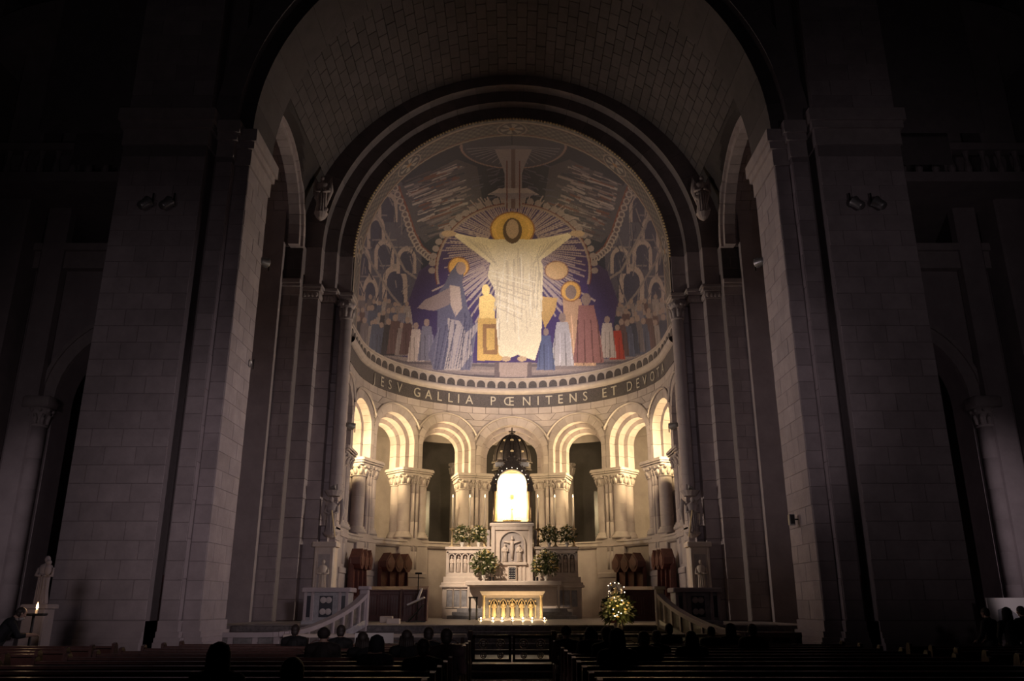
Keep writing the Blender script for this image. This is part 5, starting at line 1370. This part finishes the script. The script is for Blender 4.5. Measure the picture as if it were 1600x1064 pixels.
# tall dark boards standing in the recesses of the piers
for sx in (-1,1):
    side = 'left' if sx < 0 else 'right'
    X = sx*9.87
    t = tag(MB().cbox(X-0.10,X+0.10,24.40,24.60,0.0,AZ(898,24.4),0.02).build('tall_board', M['wood']), 'tall dark wooden board standing in the recess of the %s pier' % side, 'board', 'tall dark boards at the piers')
    MB().cbox(X-0.07,X+0.07,24.38,24.41,0.3,AZ(898,24.4)-0.2,0.01).build('board_panel', M['black'], t)
# carved groups perched beside the arch under the vault
for sx in (-1,1):
    side = 'left' if sx < 0 else 'right'
    p = at(800+sx*299, 345, 34.25)
    t = thing('carved_group', 'carved winged sculpture perched above the %s shoulder of the chancel arch' % side, 'sculpture', (sx*abs(p.x),34.22,p.z), 0, 'sculptures under the vault')
    figure(MB(), 0, -0.05, 0.35, 1.9, sx).build('body', M['carved'], t, True)
    for q in (-1,1): MB().tube([(q*0.12,0,1.6),(q*0.34,0.02,2.1),(q*0.36,0.05,1.5),(q*0.2,0.08,0.8)], [0.08,0.15,0.12,0.03], 8).build('wing', M['carved'], t, True)
    MB().lathe([(0.05,0),(0.2,0.12),(0.32,0.35)], (0,0,0), 12).build('corbel', M['carved'], t)
    for k in range(6): MB().ball((0.22*math.cos(k), -0.12, 0.5+0.2*k), (0.13,0.1,0.12), 8, 6).build('leaf_scroll', M['carved'], t)

# ------------------------------------------------------------------ pews
PEWD, PEW0 = 0.95, 18.9
def make_pew(w):
    t = thing('pew', '', 'pew')
    MB().cbox(-w/2,w/2,0.02,0.46,0.42,0.46,0.012).build('seat', M['pew'], t)
    MB().add([(-w/2,-0.02,0.46),(w/2,-0.02,0.46),(w/2,0.02,0.46),(-w/2,0.02,0.46),(-w/2,-0.08,0.86),(w/2,-0.08,0.86),(w/2,-0.05,0.86),(-w/2,-0.05,0.86)],
             [(3,2,1,0),(4,5,6,7),(0,1,5,4),(1,2,6,5),(2,3,7,6),(3,0,4,7)]).build('backrest', M['pew'], t)
    MB().cbox(-w/2,w/2,-0.14,-0.02,0.86,0.90,0.012).build('top_rail', M['pew'], t)
    MB().cbox(-w/2,w/2,-0.36,-0.22,0.20,0.25,0.012).build('kneeler', M['pew'], t)
    for sx in (-1,1):
        MB().prism([(-0.16,0),(0.46,0),(0.46,0.44),(0.40,0.56),(0.10,0.62),(0.0,0.92),(-0.06,0.97),(-0.15,0.95)], sx*w/2-0.03, sx*w/2+0.03, 'x').build('end_panel', M['pew'], t)
    for k in range(4): MB().box(-w/2+w*(k+0.5)/4-0.03, -w/2+w*(k+0.5)/4+0.03, 0.04, 0.42, 0, 0.42).build('support', M['pew'], t)
    return t
ORDN = ['first','second','third','fourth','fifth','sixth','seventh','eighth','ninth','tenth','eleventh','twelfth','thirteenth','fourteenth','fifteenth']
proto = {}
for blk, (x0, x1, rows) in {'left':(-7.1,-0.92,range(0,15)), 'right':(0.92,7.1,range(0,15)), 'far left':(-15.2,-8.1,range(1,11)), 'far right':(8.1,15.2,range(1,11))}.items():
    w = x1-x0
    for n_, k in enumerate(rows):
        if k > 10 and 'far' in blk: continue
        key = round(w,2)
        if key not in proto: o = proto[key] = make_pew(w)
        else: o = copy_tree(proto[key])
        o.location = ((x0+x1)/2, PEW0-PEWD*k, 0.0)
        o['label'] = '%s wooden pew from the front in the %s block of pews' % (ORDN[n_], blk); o['group'] = 'rows of wooden pews'

# ------------------------------------------------------------------ people
M['skin'] = mat('skin', (0.42,0.27,0.21), 0.6)
M['hair_dark'] = mat('dark_hair', (0.035,0.025,0.022), 0.6, var=0.3, scale=30)
M['hair_grey'] = mat('grey_hair', (0.40,0.36,0.34), 0.6, var=0.3, scale=30)
COAT = [mat('black_coat', (0.010,0.009,0.010), 0.8, var=0.3, scale=12), mat('navy_coat', (0.012,0.013,0.018), 0.8, var=0.3, scale=12),
        mat('brown_coat', (0.022,0.015,0.014), 0.8, var=0.3, scale=12), mat('maroon_coat', (0.028,0.011,0.012), 0.8, var=0.3, scale=12)]

def chain(mb, pts, rs, seg=12):
    """tapered limb with ball joints"""
    for (p, q), (a, b) in zip(zip(pts[:-1], pts[1:]), zip(rs[:-1], rs[1:])):
        p, q = Vector(p), Vector(q)
        mb.tube([p.lerp(q, k/4) for k in range(5)], [a+(b-a)*k/4 for k in range(5)], seg)
    for p, a in zip(pts, rs): mb.ball(p, a, seg, 8)
def hand(mb, w, d, up, sx):
    """palm, four bent fingers of unequal length and a thumb leaving the side of the palm"""
    w = Vector(w); d = Vector(d).normalized(); up = Vector(up).normalized(); s = d.cross(up).normalized()*sx
    mb.tube([w, w+d*0.045, w+d*0.09], [0.026,0.034,0.034], 10); mb.ball(w+d*0.05, (0.036,0.04,0.022), 10, 6)
    for k, L in enumerate((0.066,0.075,0.070,0.055)):
        b = w+d*0.088+s*(-0.030+k*0.020)
        chain(mb, [b, b+d*L*0.5-up*0.004, b+d*L*0.8-up*0.022, b+d*L*0.9-up*0.042], [0.0100,0.0098,0.0094,0.0085], 8)
    b = w+d*0.03-s*0.028
    chain(mb, [b, b-s*0.022+d*0.026, b-s*0.020+d*0.055-up*0.01], [0.0115,0.0108,0.0095], 8)
def head(mb, c, fwd, up=(0,0,1)):
    c = Vector(c); f = Vector(fwd).normalized(); u = Vector(up); u = (u-f*u.dot(f)).normalized(); s = f.cross(u)
    B_ = Matrix((s, f, u)).transposed()
    P = lambda x, y, z: c+B_@Vector((x,y,z))
    mb.ball(c+f*-0.008+u*0.03, (0.078,0.094,0.092), 16, 12); mb.ball(P(0,0.022,-0.035), (0.060,0.066,0.080), 14, 10)
    mb.ball(P(0,0.072,-0.090), 0.026, 10, 7)                                   # chin
    chain(mb, [P(0,0.088,0.012), P(0,0.104,-0.022), P(0,0.094,-0.034)], [0.010,0.015,0.012], 8)   # nose
    for q in (-1,1):
        mb.ball(P(q*0.034,0.076,-0.020), 0.024, 10, 6); mb.ball(P(q*0.030,0.082,0.022), (0.022,0.014,0.010), 8, 6)   # cheek, brow
        mb.ball(P(q*0.080,-0.004,-0.010), (0.014,0.022,0.032), 8, 6)            # ear
    mb.tube([P(-0.022,0.086,-0.058),P(0,0.094,-0.056),P(0.022,0.086,-0.058)], [0.006,0.010,0.006], 8)   # mouth
    chain(mb, [c+u*-0.06-f*0.02, c+u*-0.165-f*0.035], [0.052,0.060])           # neck
def bake(mb, name, voxel, skin_test):
    tmp = mb.build('tmp', None); md = tmp.modifiers.new('r', 'REMESH'); md.mode = 'VOXEL'; md.voxel_size = voxel; md.use_smooth_shade = True
    sm = tmp.modifiers.new('s', 'SMOOTH'); sm.factor = 0.5; sm.iterations = 3
    bpy.context.view_layer.update()
    me = bpy.data.meshes.new_from_object(tmp.evaluated_get(bpy.context.evaluated_depsgraph_get()))
    old = tmp.data; bpy.data.objects.remove(tmp); bpy.data.meshes.remove(old)
    me.name = name; me.materials.clear(); me.materials.append(COAT[0]); me.materials.append(M['skin'])
    n = len(me.polygons); ctr = np.empty(n*3, np.float32); me.polygons.foreach_get('center', ctr)
    mi = np.array([1 if skin_test(*c) else 0 for c in ctr.reshape(-1,3)], np.int32); me.polygons.foreach_set('material_index', mi); me.polygons.foreach_set('use_smooth', np.ones(n, bool))
    return me
def seated(bulk=1.0, lean=0.0, bow=0.0):
    mb = MB(); g = bulk
    ch_ = Vector((0,0.02+lean*0.5,0.92)); nk = Vector((0,0.02+lean*0.8,1.06)); hd = Vector((0,0.045+lean*1.1+bow*0.05,1.185-bow*0.03))
    chain(mb, [(0,0.0,0.56),(0,0.0+lean*0.2,0.74),ch_], [0.155*g,0.145*g,0.150*g]); chain(mb, [ch_, nk+Vector((0,0,-0.02))], [0.145*g,0.075])
    for q in (-1,1):
        sh = ch_+Vector((q*0.175*g,0,0.055)); chain(mb, [ch_+Vector((q*0.07,0,0.07)), sh], [0.095*g,0.085*g])
        el = sh+Vector((q*0.06,0.10,-0.26)); wr = Vector((q*0.09,0.30,0.63))
        chain(mb, [sh, el], [0.078*g,0.060*g]); chain(mb, [el, wr], [0.058*g,0.036])
        hand(mb, wr, (-q*0.35,0.9,-0.1), (0,0,1), q)
        chain(mb, [(q*0.09,0.02,0.54),(q*0.115,0.42,0.53),(q*0.115,0.46,0.10)], [0.105*g,0.075,0.050]); chain(mb, [(q*0.115,0.46,0.06),(q*0.125,0.62,0.045)], [0.05,0.038])
    head(mb, hd, (0,1,-bow*0.5))
    return bake(mb, 'body', 0.0125, lambda x, y, z: z > hd.z-0.095 and abs(x) < 0.11 or (y > 0.32+0.0 and 0.56 < z < 0.70 and abs(x) < 0.12)), hd
def hair_short(hd, hat=False):
    mb = MB(); mb.ball((hd.x,hd.y-0.016,hd.z+0.036), (0.090,0.102,0.098), 16, 12)
    if not hat: mb.ball((hd.x,hd.y-0.055,hd.z-0.02), (0.078,0.06,0.085), 14, 8)
    else: mb.lathe([(0.096,-0.03),(0.102,-0.015),(0.102,0.02),(0.09,0.06)], (hd.x,hd.y-0.01,hd.z+0.025), 16)
    return mb
def hair_long(hd):
    mb = MB(); mb.ball((hd.x,hd.y-0.018,hd.z+0.034), (0.092,0.104,0.100), 16, 12)
    for k in range(7):
        a = PI+ (k-3)*0.42; x, y = math.sin(a)*0.0+(k-3)*0.026, -0.075+abs(k-3)*0.012
        mb.tube([(hd.x+x,hd.y+y,hd.z+0.03),(hd.x+x*1.15,hd.y+y-0.02,hd.z-0.10),(hd.x+x*1.1,hd.y+y-0.03,hd.z-0.24)], [0.036,0.036,0.020], 8)
    return mb
def hood(hd):
    return MB().lathe([(0.125,-0.14),(0.120,-0.05),(0.118,0.05),(0.09,0.13),(0.02,0.165)], (hd.x,hd.y-0.035,hd.z), 16, 1.0, 0.95)
KIND = {}
for nm, args in {'coat':(1.12,0.0,0.0),'slim':(0.98,0.03,0.2),'bowed':(1.06,0.07,0.8)}.items():
    body, hd = seated(*args)
    KIND[nm] = (body, hd)
HM = {}
def hair_mesh(kind, nm):
    if (kind,nm) not in HM:
        hd = KIND[nm][1]; mb = {'short':lambda: hair_short(hd),'long':lambda: hair_long(hd),'hat':lambda: hair_short(hd,True),'hood':lambda: hood(hd)}[kind]()
        o = mb.build(kind, M['hair_dark'], None, True); HM[(kind,nm)] = o.data; bpy.data.objects.remove(o)
    return HM[(kind,nm)]
def person(px, Y, nm, hair, coat, label, hm='hair_dark', sc_=1.0, turn=0.0):
    k = max(0, round((PEW0+0.22-Y)/PEWD)); y = PEW0-PEWD*k+0.24
    x = (px-800)/F/1.06*y
    t = thing('person', label, 'person', (x,y,0.0), turn, 'worshippers seated in the pews'); t.scale = (sc_,sc_,sc_)
    b = bpy.data.objects.new('body', KIND[nm][0]); COL.objects.link(b); b.parent = t
    b.material_slots[0].link = 'OBJECT'; b.material_slots[0].material = COAT[coat]
    h = bpy.data.objects.new('hood' if hair == 'hood' else ('knit_hat' if hair == 'hat' else 'hair'), hair_mesh(hair, nm)); COL.objects.link(h); h.parent = t
    h.material_slots[0].link = 'OBJECT'; h.material_slots[0].material = COAT[coat] if hair in ('hood','hat') else M[hm]
    return t
PPL = [
 (461,18.6,'coat','short',0,'person with short hair sitting alone below the left stair rail'),
 (506,14.5,'coat','hat',2,'broad person in a knit hat, left block, beside the tall sitter',),
 (532,17.2,'slim','short',0,'tall dark-haired sitter directly below the curved left balustrade'),
 (567,14.5,'slim','long',0,'long-haired person left of the hooded figure below the white board'),
 (587,12.4,'bowed','hood',1,'hooded person below the right half of the white board'),
 (636,14.1,'coat','long',0,'long-haired person in a black coat right of the white board'),
 (669,15.0,'slim','short',1,'sitter hidden behind the broad man near the aisle'),
 (698,13.8,'coat','short',3,'maroon-coated person nearest the aisle in the left block'),
 (662,11.6,'coat','short',0,'broad-shouldered man with short hair in the middle of the left block'),
 (345,8.2,'coat','hood',1,'near hooded person at the bottom left of the view'),
 (457,6.9,'slim','short',2,'close sitter whose head shows at the bottom edge, left block'),
 (885,16.5,'slim','hat',3,'person in a hat sitting right beside the aisle, right block'),
 (926,15.6,'bowed','long',0,'long-haired person left of the reliquary flowers, right block'),
 (948,14.7,'slim','short',1,'slim sitter just below the reliquary flowers'),
 (964,12.4,'coat','hood',0,'near hooded figure in the middle of the right block'),
 (1010,13.2,'bowed','short',0,'bowed dark-haired sitter left of the pale-haired person'),
 (1026,15.0,'slim','short',2,'pale grey-haired person at the foot of the right stair rail'),
 (1046,18.8,'coat','short',0,'upright dark-haired sitter before the right stair rail'),
 (1080,14.5,'coat','long',1,'long-haired person in navy right of the upright sitter'),
 (1113,17.8,'bowed','short',0,'bowed sitter under the lower end of the right balustrade'),
 (1142,18.8,'coat','hood',0,'hooded sitter beside the level rail near the right pier'),
 (1176,16.9,'coat','short',2,'outermost short-haired sitter in the right block'),
]
for px, Y, nm, hair, coat, lab in PPL:
    person(px, Y, nm, hair, coat, lab, 'hair_grey' if 'grey-haired' in lab else 'hair_dark', random.uniform(0.97,1.04), random.uniform(-0.15,0.15))
# standing figures at the edges
def standing(bend=0.0, reach=0.0):
    mb = MB(); hip = Vector((0,-bend*0.15,0.90)); chs = hip+Vector((0,math.sin(bend)*0.45,math.cos(bend)*0.45)); nk = chs+Vector((0,math.sin(bend)*0.16,math.cos(bend)*0.16)); hd = nk+Vector((0,math.sin(bend*1.2)*0.12+0.03,math.cos(bend*1.2)*0.13))
    chain(mb, [hip,(hip+chs)/2,chs], [0.165,0.150,0.158]); chain(mb, [chs,nk], [0.15,0.075])
    chain(mb, [hip, hip+Vector((0,0,-0.30))], [0.17,0.17])
    for q in (-1,1):
        sh = chs+Vector((q*0.185,0,0.05)); chain(mb, [chs+Vector((q*0.07,0,0.06)),sh], [0.10,0.088])
        el = sh+Vector((q*0.06,0.05+0.12*reach,-0.28)); wr = el+Vector((-q*0.05,0.16+0.12*reach,-0.16+0.20*reach))
        chain(mb, [sh,el], [0.08,0.062]); chain(mb, [el,wr], [0.06,0.037]); hand(mb, wr, (-q*0.2,0.9,-0.3+0.3*reach), (0,0,1), q)
        chain(mb, [hip+Vector((q*0.09,0,-0.03)),(q*0.10,0.03,0.48),(q*0.11,-0.01,0.08)], [0.115,0.078,0.052]); chain(mb, [(q*0.11,-0.01,0.055),(q*0.13,0.17,0.045)], [0.052,0.04])
    head(mb, hd, (0,math.cos(bend*0.8),-math.sin(bend*0.8)))
    return bake(mb, 'body', 0.0125, lambda x, y, z: (z > hd.z-0.11 and (Vector((x,y,z))-hd).length < 0.17) or (y > chs.y+0.30 and z < chs.z-0.1)), hd
KIND['stand'] = standing(0.10, 0.1); KIND['stoop'] = standing(0.55, 0.9)
def stander(px, Y, nm, hair, coat, label, turn, z=0.0, s=1.0):
    x = (px-800)/F/1.05*Y
    t = thing('person', label, 'person', (x,Y,z), turn, 'people standing in the side aisles'); t.scale = (s,s,s)
    b = bpy.data.objects.new('body', KIND[nm][0]); COL.objects.link(b); b.parent = t; b.material_slots[0].link = 'OBJECT'; b.material_slots[0].material = COAT[coat]
    h = bpy.data.objects.new('hood' if hair == 'hood' else 'hair', hair_mesh(hair, nm)); COL.objects.link(h); h.parent = t
    h.material_slots[0].link = 'OBJECT'; h.material_slots[0].material = COAT[coat] if hair == 'hood' else M['hair_dark']
    return t
t = stander(9,18.9,'stoop','short',1,'stooping person in a dark coat with pale collar lighting a candle',-0.9)
hd = KIND['stoop'][1]
MB().tube([(hd.x+0.11*math.cos(a), hd.y-0.055+0.10*math.sin(a), hd.z-0.125+0.02*math.sin(a)) for a in np.linspace(0,2*PI,15)], 0.035, 8, False).build('fur_collar', M['hair_grey'], t, True)
stander(1542,20.3,'stand','short',0,'standing person in black left of the white display board',0.5,0,0.93)
stander(1572,19.6,'stand','hood',0,'hooded visitor standing in front of the white display board',-0.2,0,0.92)
stander(1597,20.0,'stand','short',1,'visitor at the right edge in front of the display board',0.2,0,0.95)
